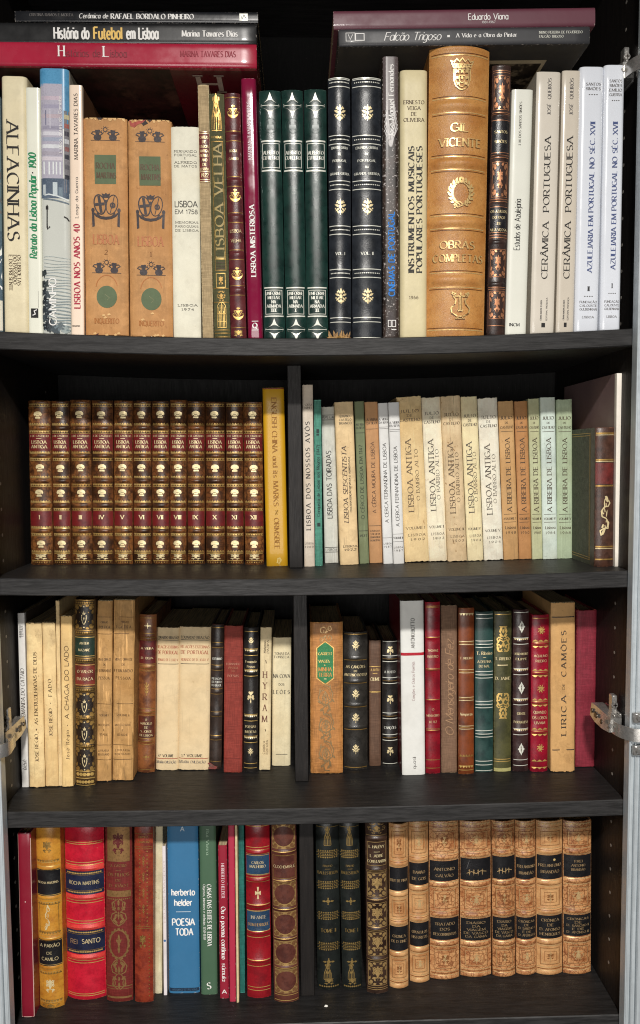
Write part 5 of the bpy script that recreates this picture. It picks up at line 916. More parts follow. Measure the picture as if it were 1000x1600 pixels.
for P in ([(-wv * .5, -.002, .004), (-wv * .8, -.004, .0005), (wv * .1, -.0052, .0008), (wv * .22, -.0045, .004), (-wv * .2, -.0042, .006)], [(-wv * .3, -.0046, .003), (-wv * .62, -.005, .009), (-wv * .45, -.0036, .0095), (-wv * .1, -.0046, .006)]):
    k = len(P); m.add(P + [(a, b2 + .0007, c) for a, b2, c in P], [tuple(range(k)), tuple(range(2 * k - 1, k - 1, -1))] + [(i, k + i, k + (i + 1) % k, (i + 1) % k) for i in range(k)], TR)
m.build('torn_leather', dk_)
book('faded brick red cloth book with barely visible lettering', (350, 380, 978), (349.5, 378, 1208), 2, cloth((138, 54, 44), .7, wear=(196, 120, 100)), gl(ink((112, 36, 30)), 1026, 1066, 1185, t=.6) + [('T', 'FERNANDO', 1037, 3.2, .5, .74, ink((190, 132, 110)), 'serif'), ('T', 'PESSOA', 1043, 3.2, .5, .5, ink((176, 120, 90)), 'serif'), ('L', 1048, .8, ink((176, 120, 90)), .4, .6), ('T', 'POESIAS', 1055.5, 3.6, .5, .6, ink((190, 132, 110)), 'serif')], depth=.12, rag=.0006, hard=True)
BKL = leather((40, 36, 34), (26, 24, 24), 80, rough=.3, wear=(92, 86, 80))
d = []
for y in (1019, 1051, 1121, 1155): d += [('L', y - 5, .9, GOLD), ('Z', y - 2.6, 1.2, PALE, 7), ('L', y + 5, .9, GOLD)]
d += gl(GOLD, 987, 1193, 1200, t=.9) + [('O', 'flower', 1001, 6, .5, PALE), ('O', 'clover', 1088, 10, .5, PALE, .6), ('O', 'flower', 1174, 6, .5, PALE), ('T', 'Fernando', 1033.5, 3.8, .5, .78, PALE, 'serif'), ('T', 'Pessoa', 1041, 3.8, .5, .56, PALE, 'serif'), ('T', 'POESIAS', 1135, 3.6, .5, .76, PALE, 'serif'), ('T', 'INEDITAS', 1143, 3.6, .5, .8, PALE, 'serif')]
book('black leather book with gilt bands and flowers, between brick red and cream', (381.5, 403.5, 981), (380, 402.5, 1207), 2, BKL, d, shape='round', depth=.12, bands=[(y, 3.6, 1.2) for y in (1019, 1051, 1121, 1155)])
d = [('T', c, 1053.5 + 17.3 * i, 10, .46, .34 if c != 'M' else .44, ink((104, 62, 48)), 'serif') for i, c in enumerate('HYRAM')] + [('U', 'Mahatma', 1020, 1001, .4, 3, BRN, 'serif'), ('U', 'PATIPA', 1020, 1000, .68, 3, BRN, 'serif'), ('U', 'Coimbra', 1178, 1158, .4, 3.2, BRN, 'wide'), ('U', 'EDITORA', 1178, 1156, .68, 3, BRN, 'wide'), ('S', [(.5, 1031), (.56, 1036)], 1.2, BRN), ('S', [(.5, 1138), (.56, 1142)], 1, BRN)]
book('cream paperback with five large letters stacked downwards', (406.5, 425, 980), (405, 422, 1204), 2, paper((224, 204, 162), .3, .1, .72, .35), d, depth=.12, rag=.0015)
book('short ivory paperback against the upright, spaced capitals and a thin rule', (426, 455, 996), (424.5, 454, 1197), 2, paper((228, 216, 180), .2, .1, .7, .25), lines(['TOMAS DA', 'FONSECA'], 1021, 5.4, 3.4, DB, 'serif', .5, .8) + [('T', 'NA COVA', 1056, 5.6, .5, .9, TXB, 'serif'), ('T', 'DOS', 1069, 3.4, .5, .3, TXB, 'serif'), ('T', 'LEÕES', 1081, 5.4, .5, .9, TXB, 'wide'), ('L', 1178.5, .8, TXB, .2, .84)], depth=.12, rag=.0007)
ROWLAST.clear()
GTAN = cloth((180, 122, 66), .5, wear=(224, 176, 112), bump=.25, mott=.45); G2 = gilt((150, 122, 84), .38, .7, .6); GREEN = ink((46, 122, 72), .45)
d = [('O', 'scrolls', 991, 14, .48, G2, .46), ('P', [(.22, 1013), (.34, 1007), (.46, 1003.5), (.58, 1007), (.70, 1013), (.70, 1058), (.58, 1063), (.46, 1067), (.34, 1063), (.22, 1058)], GREEN), ('S', [(.20, 1012), (.46, 1002), (.72, 1012), (.72, 1059), (.46, 1069), (.20, 1059), (.20, 1012)], 1, GOLD), ('T', 'GARRETT', 1021, 4, .46, .42, GOLD, 'serif'), ('L', 1026.5, 1, GOLD, .42, .5), ('T', 'VIAGENS', 1032.5, 4.2, .46, .40, GOLD, 'serif'), ('L', 1038.5, 1, GOLD, .42, .5), ('T', 'MINHA', 1045, 6, .46, .40, ink((212, 150, 84)), 'boldserif'), ('T', 'TERRA', 1053.5, 6, .46, .40, ink((212, 150, 84)), 'boldserif'), ('L', 1060, 1, PALE, .42, .5)]
d += [('O', 'bigscroll', 1092, 24, .46, G2, .54), ('O', 'bigscroll', 1136, 23, .48, G2, .54), ('O', 'bigscroll', 1180, 24, .48, G2, .54), ('O', 'medallion', 1093, 12, .46, G2, .22), ('O', 'medallion', 1137, 14, .48, G2, .3), ('O', 'medallion', 1180, 12, .48, G2, .26)]
book('thick tan gilt-scrolled book with a green plaque, against the upright', (484, 536, 972), (485.5, 536, 1209), 2, GTAN, d, shape='flat', hard=True, bulge=.0025, depth=.13, rag=.0005)
FOR = leather((50, 47, 43), (36, 34, 31), 80, rough=.3, wear=(104, 98, 90))
d = gl(OLDG, 991, 1031, 1067, 1104, 1139.5, 1199, t=1.2) + [('O', 'flower', y, 8, .5, PALE) for y in (1008, 1084, 1121, 1170)] + [('T', 'AS CANÇÕES', 1041.5, 4, .5, .8, PALE, 'serif'), ('T', 'DE', 1048, 2.6, .5, .14, PALE, 'serif'), ('T', 'ANTONIO BOTTO', 1054, 4, .5, .94, PALE, 'serif')]
book('wide black leather book with gilt flowers beside the tan scrolled one', (537, 574.5, 988), (537, 575, 1203), 2, FOR, d, shape='round', bulge=.005, depth=.12, bands=[(1028, 3.4, 1.1), (1064, 3.4, 1.1), (1101, 3.4, 1.1), (1136, 3.4, 1.1)])
book('narrow plain brown book with two gilt rules, between black leather ones', (577, 595, 1001), (577, 596, 1197), 2, cloth((98, 72, 56), .6, wear=(150, 118, 92), bump=.25), [('L', 1041, 1, GOLD), ('T', 'A. BOTTO', 1046, 3.2, .5, .74, GOLD, 'serif'), ('L', 1051.5, .9, GOLD, .3, .7), ('T', 'CIUME', 1060.5, 5, .5, .84, PALE, 'serif'), ('L', 1080.5, 1.6, GOLD)], shape='flat', hard=True, bulge=.002, depth=.11)
d = []
for y in (1029, 1063, 1118, 1152): d += [('L', y - 4.5, 1, SILV), ('L', y + 4.5, 1, SILV), ('L', y, .7, OLDG)]
d += gl(SILV, 1002.5, 1193, t=.9) + [('O', 'clover', y, 7.4, .5, PALE) for y in (1016, 1092, 1173)] + [('T', 'A. BOTTO', 1049.5, 3.6, .48, .7, SILV, 'serif'), ('T', 'CANÇÕES', 1136.5, 4, .5, .78, SILV, 'serif')]
book('short black leather book with silver bands beside the white paperback', (597.5, 622, 1001), (597.5, 622, 1195), 2, BKL, d, shape='round', depth=.11, bands=[(y, 4, 1.2) for y in (1029, 1063, 1118, 1152)])
book('bright white paperback crossed by one red line', (624.5, 661, 939), (627.5, 664, 1211), 2, paper((228, 228, 223), .0, 0, .5, .05), [('R', 1019, 1023.5, 0, 1, ink((176, 28, 44))), ('U', 'ANTÓNIO', 1012, 989, .52, 5.4, DB, 'sans'), ('U', 'BOTTO', 987, 966, .52, 5.6, BLK, 'bold'), ('U', 'Canções e Outros Poemas', 1094, 1033, .52, 4.4, ink((150, 110, 110)), 'light'), ('U', 'quasi', 1201, 1184, .52, 5, ink((70, 66, 64)), 'light'), ('L', 1183, .8, DB, .46, .6)], depth=.13, board=gloss((120, 24, 34), .4, .2))
CR = leather((138, 22, 36), (112, 14, 28), 60, rough=.28, bump=.15)
d = gl(OLDG, 947, 995, 1044, 1092, 1140, 1187, 1200, t=1.0) + gl(OLDG, 949, 1046, 1138, t=.6) + [('T', 'THOMAZ', 1015.5, 3.4, .5, .72, PALE, 'sans'), ('T', 'RIBEIRO', 1025, 3.4, .5, .74, PALE, 'sans'), ('T', 'O', 1107.5, 3, .5, 0, PALE, 'sans'), ('T', 'MENSAGEIRO', 1117, 3.2, .5, .86, PALE, 'sans'), ('T', 'DE FEZ', 1127, 3.2, .5, .5, PALE, 'sans')]
book('glossy red leather book beside the white paperback with the red line', (664.5, 688, 941), (665.5, 688.5, 1209), 2, CR, d, shape='semi', depth=.12, bands=[(996, 3, .8), (1045, 3, .8), (1093, 3, .8), (1141, 3, .8)])
book('drab taupe cloth book with large faint flowing title', (690, 714, 946), (689.5, 715, 1208), 2, cloth((120, 92, 72), .8, wear=(200, 176, 140)), [('U', 'O Mensageiro de Fez', 1149, 1000, .5, 12, ink((168, 132, 100)), 'script')], shape='flat', hard=True, bulge=.002, depth=.12, rag=.0005)
RUS = leather((126, 62, 28), (90, 42, 20), 50, rough=.34, wear=(190, 134, 88))
d = []
for y in (1004, 1048, 1091, 1136): d += [('L', y - 2.4, .9, PALE), ('L', y, .8, OLDG), ('L', y + 2.4, .9, PALE)]
d += [('Z', 960, 2, PALE, 5), ('Z', 1180, -1.8, OLDG, 5), ('Z', 1198, 2, GOLD, 5), ('L', 1203, .8, GOLD), ('T', 'T. RIBEIRO', 1027.5, 3.2, .5, .84, PALE, 'serif'), ('T', 'Vesperas', 1115, 4.2, .5, .8, PALE, 'boldserif')]
book('russet leather book with four gilt triple rules and chipped foot', (717, 741.5, 950), (716.5, 741, 1210), 2, RUS, d, shape='semi', depth=.12)
TEA = leather((42, 70, 66), (28, 52, 50), 70, rough=.34, wear=(96, 118, 110))
d = []
for y in (1006, 1053.5, 1100, 1146): d += [('L', y - 5, 1, SILV), ('L', y, 1.1, SILV), ('L', y + 5, 1, SILV)]
d += gl(SILV, 960, 966, 1189, 1195, 1204, t=1) + [('T', 'T. Ribeiro', 1020, 5, .5, .86, PALE, 'boldserif'), ('L', 1026.5, .8, PALE, .42, .58), ('T', 'A DELFINA', 1033, 3.8, .5, .76, PALE, 'serif'), ('T', 'DO MAL', 1040, 3.8, .5, .6, PALE, 'serif')]
book('teal leather book with groups of three silver rules', (743, 771.5, 956), (742.5, 771, 1207), 2, TEA, d, shape='semi', depth=.12, bands=[(y, 3, .8) for y in (1006, 1053.5, 1100, 1146)])
OLV = leather((82, 80, 46), (56, 56, 32), 45, .38, .66, .4, wear=(196, 190, 130), bump=.3)
d = gl(GOLD, 960, 1186, 1189.5, t=1) + [('R', 1200, 1205.5, .0, 1, ink((176, 170, 112))), ('O', 'arabesque', 998, 20, .5, GOLD, .84), ('T', 'T. RIBEIRO', 1028.5, 4.2, .5, .9, PALE, 'serif'), ('L', 1038.5, 1.4, PALE, .18, .78), ('T', 'D. JAIME', 1059, 4.4, .5, .88, PALE, 'serif'), ('O', 'arabesque_low', 1102, 20, .5, GOLD, .84)]
book('olive leather book with two large gilt scroll ornaments', (773, 800, 955), (772, 799, 1206), 2, OLV, d, shape='semi', depth=.12, rag=.0004)
DBR = leather((66, 44, 42), (46, 30, 30), 70, rough=.3)
d = []
for y in (1001.5, 1049, 1096, 1143): d += [('L', y - 5, .8, SILV), ('Z', y - 3, 1.2, PALE, 7), ('L', y + 4.5, .9, SILV)]
d += gl(SILV, 957, 1187, 1196, t=.9) + [('O', 'lozenge', y, 9.8, .5, SILV, .46) for y in (979, 1074, 1170)] + [('O', 'sprig', y, 6, .5, ink((70, 50, 40)), .2) for y in (979, 1074, 1170)] + [('T', 'JOÃO RIBEIRO', 1021, 3.2, .5, .86, PALE, 'serif'), ('T', 'FILIPPE', 1029, 3.2, .5, .7, PALE, 'serif'), ('T', 'GENTE', 1114, 3.6, .5, .54, PALE, 'serif'), ('T', 'PORTUGUESA', 1127.5, 3.6, .5, .9, PALE, 'serif')]
book('dark maroon brown leather book with three silver lozenges', (802.5, 828, 953), (802.5, 826, 1206), 2, DBR, d, shape='round', depth=.12, bands=[(y, 3.6, 1.3) for y in (1001.5, 1049, 1096, 1143)])
CRI = leather((150, 18, 42), (120, 12, 32), 60, rough=.3, bump=.15)
d = []
for y in (1005.5, 1051, 1097, 1143): d += [('Z', y - 5, -1.6, GOLD, 3), ('L', y - 1.6, .7, OLDG), ('L', y + 1.4, .7, OLDG), ('Z', y + 5, 1.6, GOLD, 3)]
d += [('L', 966, .9, OLDG), ('Z', 1188, -1.6, GOLD, 3), ('Z', 1200, 1.6, GOLD, 3), ('T', 'AQUILINO', 1024, 3.6, .52, .78, PALE, 'sans'), ('T', 'RIBEIRO', 1032, 3.6, .55, .64, PALE, 'sans'), ('T', 'QUANDO', 1112, 4.2, .5, .74, PALE, 'sans'), ('T', 'OS LOBOS', 1120.5, 4.2, .5, .86, PALE, 'sans'), ('T', 'UIVAM', 1128.5, 4.2, .5, .6, PALE, 'sans')] + [('O', 'dragon', y, 7.4, .54, GOLD, .5) for y in (984.5, 1075, 1168)]
book('crimson leather book with three small gilt dragons', (832, 858.5, 961), (829, 856.5, 1206), 2, CRI, d, shape='semi', depth=.12, bands=[(y, 3, .9) for y in (1005.5, 1051, 1097, 1143)])
book('ochre paperback with tall spaced title and two black rules', (860.5, 900, 941), (861.5, 898, 1206.5), 2, paper((204, 160, 104), .35, .05, .72, .35, (130, 90, 48)), [('L', 964, 1.5, TXB, .03, .97), ('L', 1171.5, 1.5, TXB, .06, .98), ('U', 'LIRICA', 1148, 1086, .52, 7.4, DB, 'wide'), ('U', 'DE', 1076, 1067, .52, 3.2, DB, 'serif'), ('U', 'CAMÕES', 1056, 985, .52, 7.4, DB, 'wide')], depth=.13, rag=.0022)
book('plain wine red cloth book, last before the side panel', (902, 933.5, 953), (899.5, 931, 1199), 2, cloth((124, 36, 50), .6, wear=(196, 96, 80), bump=.3), [], depth=.12, rag=.001, hard=True)

# ================================================================== SHELF FOUR
ROWLAST.clear()
book('thin wine red book with scuffed pale edges, first beside the side panel', (27, 47.5, 1302), (33.5, 54, 1590), 3, gloss((128, 22, 42), .35, .2, .1), [('S', [(.02, 1303), (.03, 1400), (.02, 1500), (.02, 1588)], .7, ink((210, 170, 160))), ('S', [(.98, 1310), (.97, 1400), (.98, 1588)], .8, ink((214, 180, 170))), ('DOTS', 1408, .9, ink((226, 200, 194)), 1), ('S', [(.02, 1588.5), (.98, 1588.5)], .9, ink((214, 180, 170)))], depth=.12, hard=True)
MUS = leather((196, 138, 50), (166, 106, 34), 40, rough=.34, wear=(222, 176, 96)); BLKL = leather((28, 27, 29), (20, 20, 22), rough=.34)
d = gl(GOLD, 1347, 1353, 1404, 1409, 1460, 1464.5, 1513, 1518, 1566, t=.8) + [('Z', 1345, 1.6, OLDG, 8), ('Z', 1411, -1.6, OLDG, 8), ('Z', 1457, 1.6, OLDG, 8), ('Z', 1520, -1.6, OLDG, 8), ('Z', 1564, 1.6, OLDG, 8), ('O', 'panel', 1323, 12, .5, OLDG, .5), ('F', 1412, 1455, .1, .9, .7, OLDG), ('O', 'flourish', 1434, 18, .45, PALE, .24), ('O', 'panel', 1540, 14, .5, PALE, .54), ('O', 'panel_b', 1571, 5, .5, OLDG, .7)]
d += [('LAB', 1358, 1399, .02, .98, BLKL, [('L', 1359.5, .9, GOLD), ('L', 1397.5, .9, GOLD), ('T', 'ROCHA MARTINS', 1378, 3.2, .5, .82, PALE, 'serif')]), ('LAB', 1468, 1508.5, .02, .98, BLKL, [('L', 1469.5, .9, GOLD), ('L', 1507, .9, GOLD), ('T', 'A PAIXÃO', 1476.5, 5, .5, .8, PALE, 'sans'), ('T', 'DE', 1488, 3.6, .5, .22, PALE, 'sans'), ('T', 'CAMILO', 1497.5, 5, .5, .68, PALE, 'sans')])]
book('mustard leather book with two black labels beside the thin wine red one', (51, 93, 1283), (62, 97, 1576), 3, MUS, d, shape='round', bulge=.006, depth=.13, bands=[(1356, 4, .8), (1402, 4, .8), (1466, 4, .8), (1511, 4, .8)])
BRED = leather((196, 30, 52), (170, 20, 42), 50, rough=.3, bump=.15, wear=(214, 120, 90)); NVL = leather((30, 36, 62), (22, 26, 48), rough=.36); RB = leather((214, 70, 62), (190, 40, 46), 60, rough=.32)
d = gl(GOLD, 1316, 1319, 1347, 1351, 1406, 1410, 1438, 1442, 1500, 1504, 1553, 1556, t=1) + [('R', 1352, 1360.5, .01, .99, RB), ('R', 1397.5, 1405, .01, .99, RB), ('R', 1444, 1452, .01, .99, RB), ('R', 1491, 1498.5, .01, .99, RB)]
d += [('LAB', 1361, 1397, .01, .99, NVL, [('DOTS', 1364, 1.3, GOLD, 20), ('DOTS', 1393.5, 1.3, GOLD, 20), ('L', 1366.5, .7, OLDG), ('L', 1391, .7, OLDG), ('T', 'ROCHA MARTINS', 1379, 5.4, .5, .76, PALE, 'sans')]), ('LAB', 1453, 1490, .01, .99, NVL, [('DOTS', 1456, 1.3, GOLD, 20), ('DOTS', 1486.5, 1.3, GOLD, 20), ('L', 1459, .7, OLDG), ('L', 1484, .7, OLDG), ('T', 'REI', 1471, 7, .22, .18, ink((150, 120, 90)), 'sans'), ('T', 'SANTO', 1470, 7, .66, .44, PALE, 'sans')])]
book('thick bright red leather book with two navy labels', (96, 161, 1284), (104.5, 163, 1563), 3, BRED, d, shape='round', bulge=.008, depth=.13, bands=[(1356, 5, 2.0), (1401, 5, 2.0), (1448, 5, 2.0), (1495, 5, 2.0)])
BUR = cloth((104, 34, 30), .55, wear=(170, 110, 80), bump=.3); BG = gilt((156, 118, 74), .42, .55, .6)
d = [('R', 1292, 1346, .08, .92, BG), ('O', 'panel', 1318, 22, .5, ink((84, 22, 22)), .62), ('O', 'garland_low', 1450, 52, .5, BG, .82), ('R', 1391, 1401, .04, .96, BG), ('DOTS', 1404, 1.2, BG, 12), ('O', 'medallion', 1474, 26, .5, BG, .8), ('O', 'garland', 1521, 26, .5, BG, .7), ('L', 1541, 1.4, BG), ('L', 1545, .8, BG), ('R', 1557, 1560, .04, .96, BG), ('T', 'A. CASTRO', 1352, 4, .5, .6, BG, 'serif'), ('L', 1359, .7, BG, .4, .6), ('T', 'OS FILHOS', 1366, 5, .5, .8, BG, 'serif'), ('T', 'DE', 1374.5, 3.4, .5, .2, BG, 'serif'), ('T', 'D. JOÃO I', 1383, 4.6, .5, .7, BG, 'serif')]
d = [x for x in d if x[0] != 'O' or x[1] != 'garland_low'] + [('O', 'garland_low', 1425, 22, .5, BG, .7)]
book('burgundy cloth book stamped with a dull gold medallion and garlands', (163.5, 205, 1284), (165.5, 207.5, 1566), 3, BUR, d, shape='semi', bulge=.004, depth=.12)
BRK = leather((142, 56, 34), (104, 34, 24), 70, rough=.36, wear=(200, 120, 90))
d = gl(OLDG, 1303, 1323, 1326, 1447, 1450, t=.7) + [('DOTS', y, 1.1, OLDG, 2, .1, .9) for y in range(1330, 1445, 6)] + [('O', 'sprig', y, 9, .5, OLDG, .24) for y in (1345, 1370, 1395, 1420)] + [('T', 'BRITO', 1307.5, 3, .5, .5, OLDG, 'serif'), ('T', 'CAMACHO', 1315, 3, .5, .7, OLDG, 'serif')] + [('DOTS', y, .9, OLDG, 1, .6, 1) for y in range(1460, 1558, 6)] + [('O', 'panel', 1470, 14, .45, OLDG, .5)]
book('narrow brick red leather book with beaded gilt borders', (208, 240, 1284), (211.5, 238, 1567), 3, BRK, d, shape='semi', depth=.12)
book('thin blank cream pamphlet, stained, beside the brick red leather', (241, 252.5, 1286), (240, 251.5, 1553), 3, paper((206, 196, 164), .5, .3, .75, .35), [], depth=.11, rag=.0008)
book('thin white paperback pressed against the large blue one', (253.5, 258.5, 1322), (255.5, 261.5, 1555), 3, paper((226, 218, 220), .1, 0, .5, .1), [('U', 'HELDER MACEDO', 1440, 1345, .5, 2.6, ink((206, 190, 186)), 'serif'), ('DOTS', 1469, 2, ink((60, 100, 150)), 1)], depth=.11)
BLUE = gloss((52, 112, 154), .5, .1, .1)
book('wide blue paperback with white sans lettering', (260, 309.5, 1282), (264.5, 312, 1552), 3, BLUE, [('T', 'A', 1295, 7, .5, .12, ink((196, 210, 220)), 'bold'), ('T', 'herberto', 1393, 9.6, .5, .74, WHT, 'bold'), ('T', 'helder', 1409, 9.6, .5, .56, WHT, 'bold'), ('L', 1423.5, 1, ink((190, 206, 216)), .26, .74), ('T', 'POESIA', 1439.5, 10.4, .5, .72, WHT, 'bold'), ('T', 'TODA', 1455, 10.4, .52, .56, WHT, 'bold'), ('R', 1543.5, 1548.5, .02, .98, ink((24, 44, 66))), ('T', 'ASSIRIO E ALVIM', 1546, 2.6, .5, .8, ink((60, 96, 124)), 'sans')], depth=.13)
SG = gloss((70, 100, 76), .5, .1, .1)
book('sage dark green paperback with white downward title and letter S', (310.5, 337.5, 1283), (314.5, 339.5, 1554), 3, SG, [('D', 'Rui Vieira', 1296, 1335, .5, 4, ink((150, 176, 152)), 'serif'), ('D', 'CASAS DAS ELITES DE LISBOA', 1381, 1477, .56, 6.4, WHT, 'boldserif'), ('D', 'Objectos, interiores e vivências 1750-1830', 1381, 1467, .26, 3.4, WHT, 'serif'), ('T', 'S', 1540, 10, .5, .26, WHT, 'boldserif')], depth=.13)
book('narrow wine red paperback with white downward lettering', (340, 355, 1321), (344, 357.5, 1560), 3, gloss((146, 26, 48), .45, .15, .1), [('D', 'HERBERTO HELDER', 1349, 1402, .5, 4.4, ink((232, 206, 210)), 'boldserif'), ('D', 'Ou o poema contínuo', 1416, 1498, .5, 6.4, WHT, 'boldserif'), ('D', 'súmula', 1504, 1532, .5, 6, WHT, 'ital'), ('T', 'A', 1549, 6, .5, .5, WHT, 'bold')], depth=.12)
book('thin plain rose red book between wine red paperback and worn pamphlet', (356, 366.5, 1284), (359, 368.5, 1565), 3, gloss((176, 44, 70), .45, .15, .1), [], depth=.12)
book('very thin worn pamphlet with frayed cream spine', (367, 370.5, 1286), (369.5, 374, 1567), 3, paper((206, 188, 146), 1.0, .5, .8, .5, (70, 60, 50)), [], depth=.115, rag=.001)
book('thin teal green book half hidden beside the red leather', (372, 381.5, 1284), (375, 382.5, 1551), 3, cloth((34, 100, 92), .6, bump=.2), [], depth=.11)
RLE = leather((146, 24, 34), (118, 16, 26), 60, rough=.3, bump=.15); BLL = leather((42, 70, 98), (32, 54, 80), rough=.36)
d = []
for y in (1328.5, 1371.5, 1417, 1458.5, 1504): d += [('L', y - 5, .9, GOLD), ('L', y - 1, .7, OLDG), ('L', y + 5, .9, GOLD)]
d += gl(GOLD, 1291, 1547, 1542, t=.9) + [('O', 'cross', 1394, 9.5, .5, PALE, .24), ('LAB', 1335, 1366.5, .02, .98, BLL, [('L', 1336, .8, GOLD), ('L', 1365.5, .8, GOLD), ('T', 'CARLOS', 1347, 4, .5, .5, PALE, 'serif'), ('T', 'MALHEIRO', 1353, 4, .5, .66, PALE, 'serif')]), ('LAB', 1421.5, 1453.5, .02, .98, BLL, [('L', 1422.5, .8, GOLD), ('L', 1452.5, .8, GOLD), ('T', 'INFANTE', 1432, 5, .52, .64, ink((170, 160, 140)), 'serif'), ('T', 'DOM HENRIQUE', 1443.5, 4.6, .5, .86, ink((160, 130, 90)), 'serif')])]
book('red leather book with two blue labels and a gilt cross', (383, 420.5, 1284), (386, 424, 1560), 3, RLE, d, shape='round', bulge=.0045, depth=.13, bands=[(y, 4, 1.6) for y in (1331, 1374, 1413.5, 1456, 1500.5)])
OVL = leather((96, 54, 44), (74, 38, 32), 70, rough=.34, wear=(160, 120, 80)); OVG = gilt((188, 152, 96), .4, .55, .55)
d = []
for y in (1307, 1396.5, 1443.5, 1489, 1533): d += [('R', y - 20, y + 19, .05, .95, OVG), ('E', .5, y - .5, .41, 15.5, OVL), ('O', 'corners', y, 19, .5, ink((104, 70, 40)), .9)]
d += [('F', 1336, 1372, .05, .95, .8, OLDG), ('T', 'CLOCHEMERLE', 1353.5, 4, .5, .84, PALE, 'sans')] + gl(GOLD, 1330, 1374.5, 1419, 1465, 1511, 1554.5, 1563, t=.8)
book('brown leather book with five dark ovals on gilt panels, against the upright', (423, 462, 1284), (427.5, 468, 1567), 3, OVL, d, shape='round', bulge=.0055, depth=.13, bands=[(y, 4, 1.5) for y in (1331, 1376, 1420, 1466, 1511)])
ROWLAST.clear()
BKG = leather((27, 31, 29), (18, 21, 20), 80, rough=.36, wear=(80, 80, 64))
DG_ = gilt((168, 140, 84), .4, .65, .5)
def tomo(num, label, top, bot):
    d = []
    for y in (1334, 1382, 1430, 1478): d += [('DOTS', y - 5, 1.3, DG_, 9), ('L', y - 2.4, .8, DG_), ('DOTS', y, 1.1, DG_, 9), ('L', y + 2.4, .9, DG_), ('DOTS', y + 5, 1.3, DG_, 9)]
    d += [('T', 'FIALHO', 1352, 3, .5, .4, DG_, 'serif'), ('L', 1357, .7, DG_, .38, .62), ('T', 'BALLESTEROS', 1363, 4.2, .5, .86, DG_, 'serif'), ('O', 'diamondfloral', 1407, 6, .5, DG_, .5), ('T', 'TOME ' + num, 1453, 5.4, .5, .66, DG_, 'serif'), ('O', 'gatetop', 1306, 15, .5, DG_, .36), ('O', 'diamondfloral', 1502, 6, .5, DG_, .5), ('O', 'gatetop', 1517, 14, .45, DG_, .4), ('O', 'panel', 1533, 7, .5, DG_, .6), ('DOTS', 1541, 1.4, DG_, 9), ('L', 1292, .8, DG_)]
    book(label, top, bot, 3, BKG, d, shape='round', depth=.12, group='pair of black green volumes with dull gold bead bands')
tomo('II', 'wider black green volume with dull gold bead bands, marked TOME II', (494, 528.5, 1284), (495, 533.5, 1547))
tomo('I', 'narrower black green volume with dull gold bead bands, marked TOME I', (530, 561, 1284), (535, 567, 1547))
ABB = leather((64, 46, 36), (42, 28, 22), 70, rough=.3); AG_ = gilt((206, 170, 112), .36, .65, .35)
d = []
for y in (1382, 1429, 1474, 1521): d += [('F', y - 19, y + 19, .06, .94, .8, AG_), ('O', 'corners', y, 17.5, .5, AG_, .84), ('O', 'sprig', y, 11, .5, AG_, .2), ('O', 'panel', y, 16, .5, AG_, .78)]
d += gl(AG_, 1305, 1359, 1361.5, 1404, 1452, 1498, 1543, 1546, t=.8) + [('O', 'panel_b', 1294, 9, .5, AG_, .8), ('F', 1315, 1352, .06, .94, .7, AG_), ('T', 'L. HALÉVY', 1322.5, 4, .5, .7, PALE, 'serif'), ('L', 1330.5, .7, PALE, .36, .64), ('T', "L ABBÉ", 1336.5, 4, .5, .6, PALE, 'serif'), ('T', 'CONSTANTIN', 1345, 4.2, .5, .84, PALE, 'serif')]
book('dark brown leather book with four square gilt scroll panels', (571, 605.5, 1284), (573.5, 607.5, 1553), 3, ABB, d, shape='round', depth=.13, bands=[(1310, 4, 1.5), (1358, 4, 1.5), (1405, 4, 1.5), (1451, 4, 1.5), (1498, 4, 1.5)])
TC = leather((206, 154, 104), (164, 104, 62), 60, .40, .66, .30, wear=(232, 190, 140), cracks=(112, 52, 26)); TC2 = leather((208, 160, 108), (174, 120, 74), 45, .38, .66, .30, wear=(232, 190, 140)); TC3 = leather((200, 146, 96), (152, 94, 56), 80, .40, .66, .32, wear=(232, 190, 140), cracks=(92, 42, 20))
TG = gilt((232, 196, 140), .3, .5, .3); TL = ink((122, 74, 38), .4); LT = ink((150, 126, 92), .45)
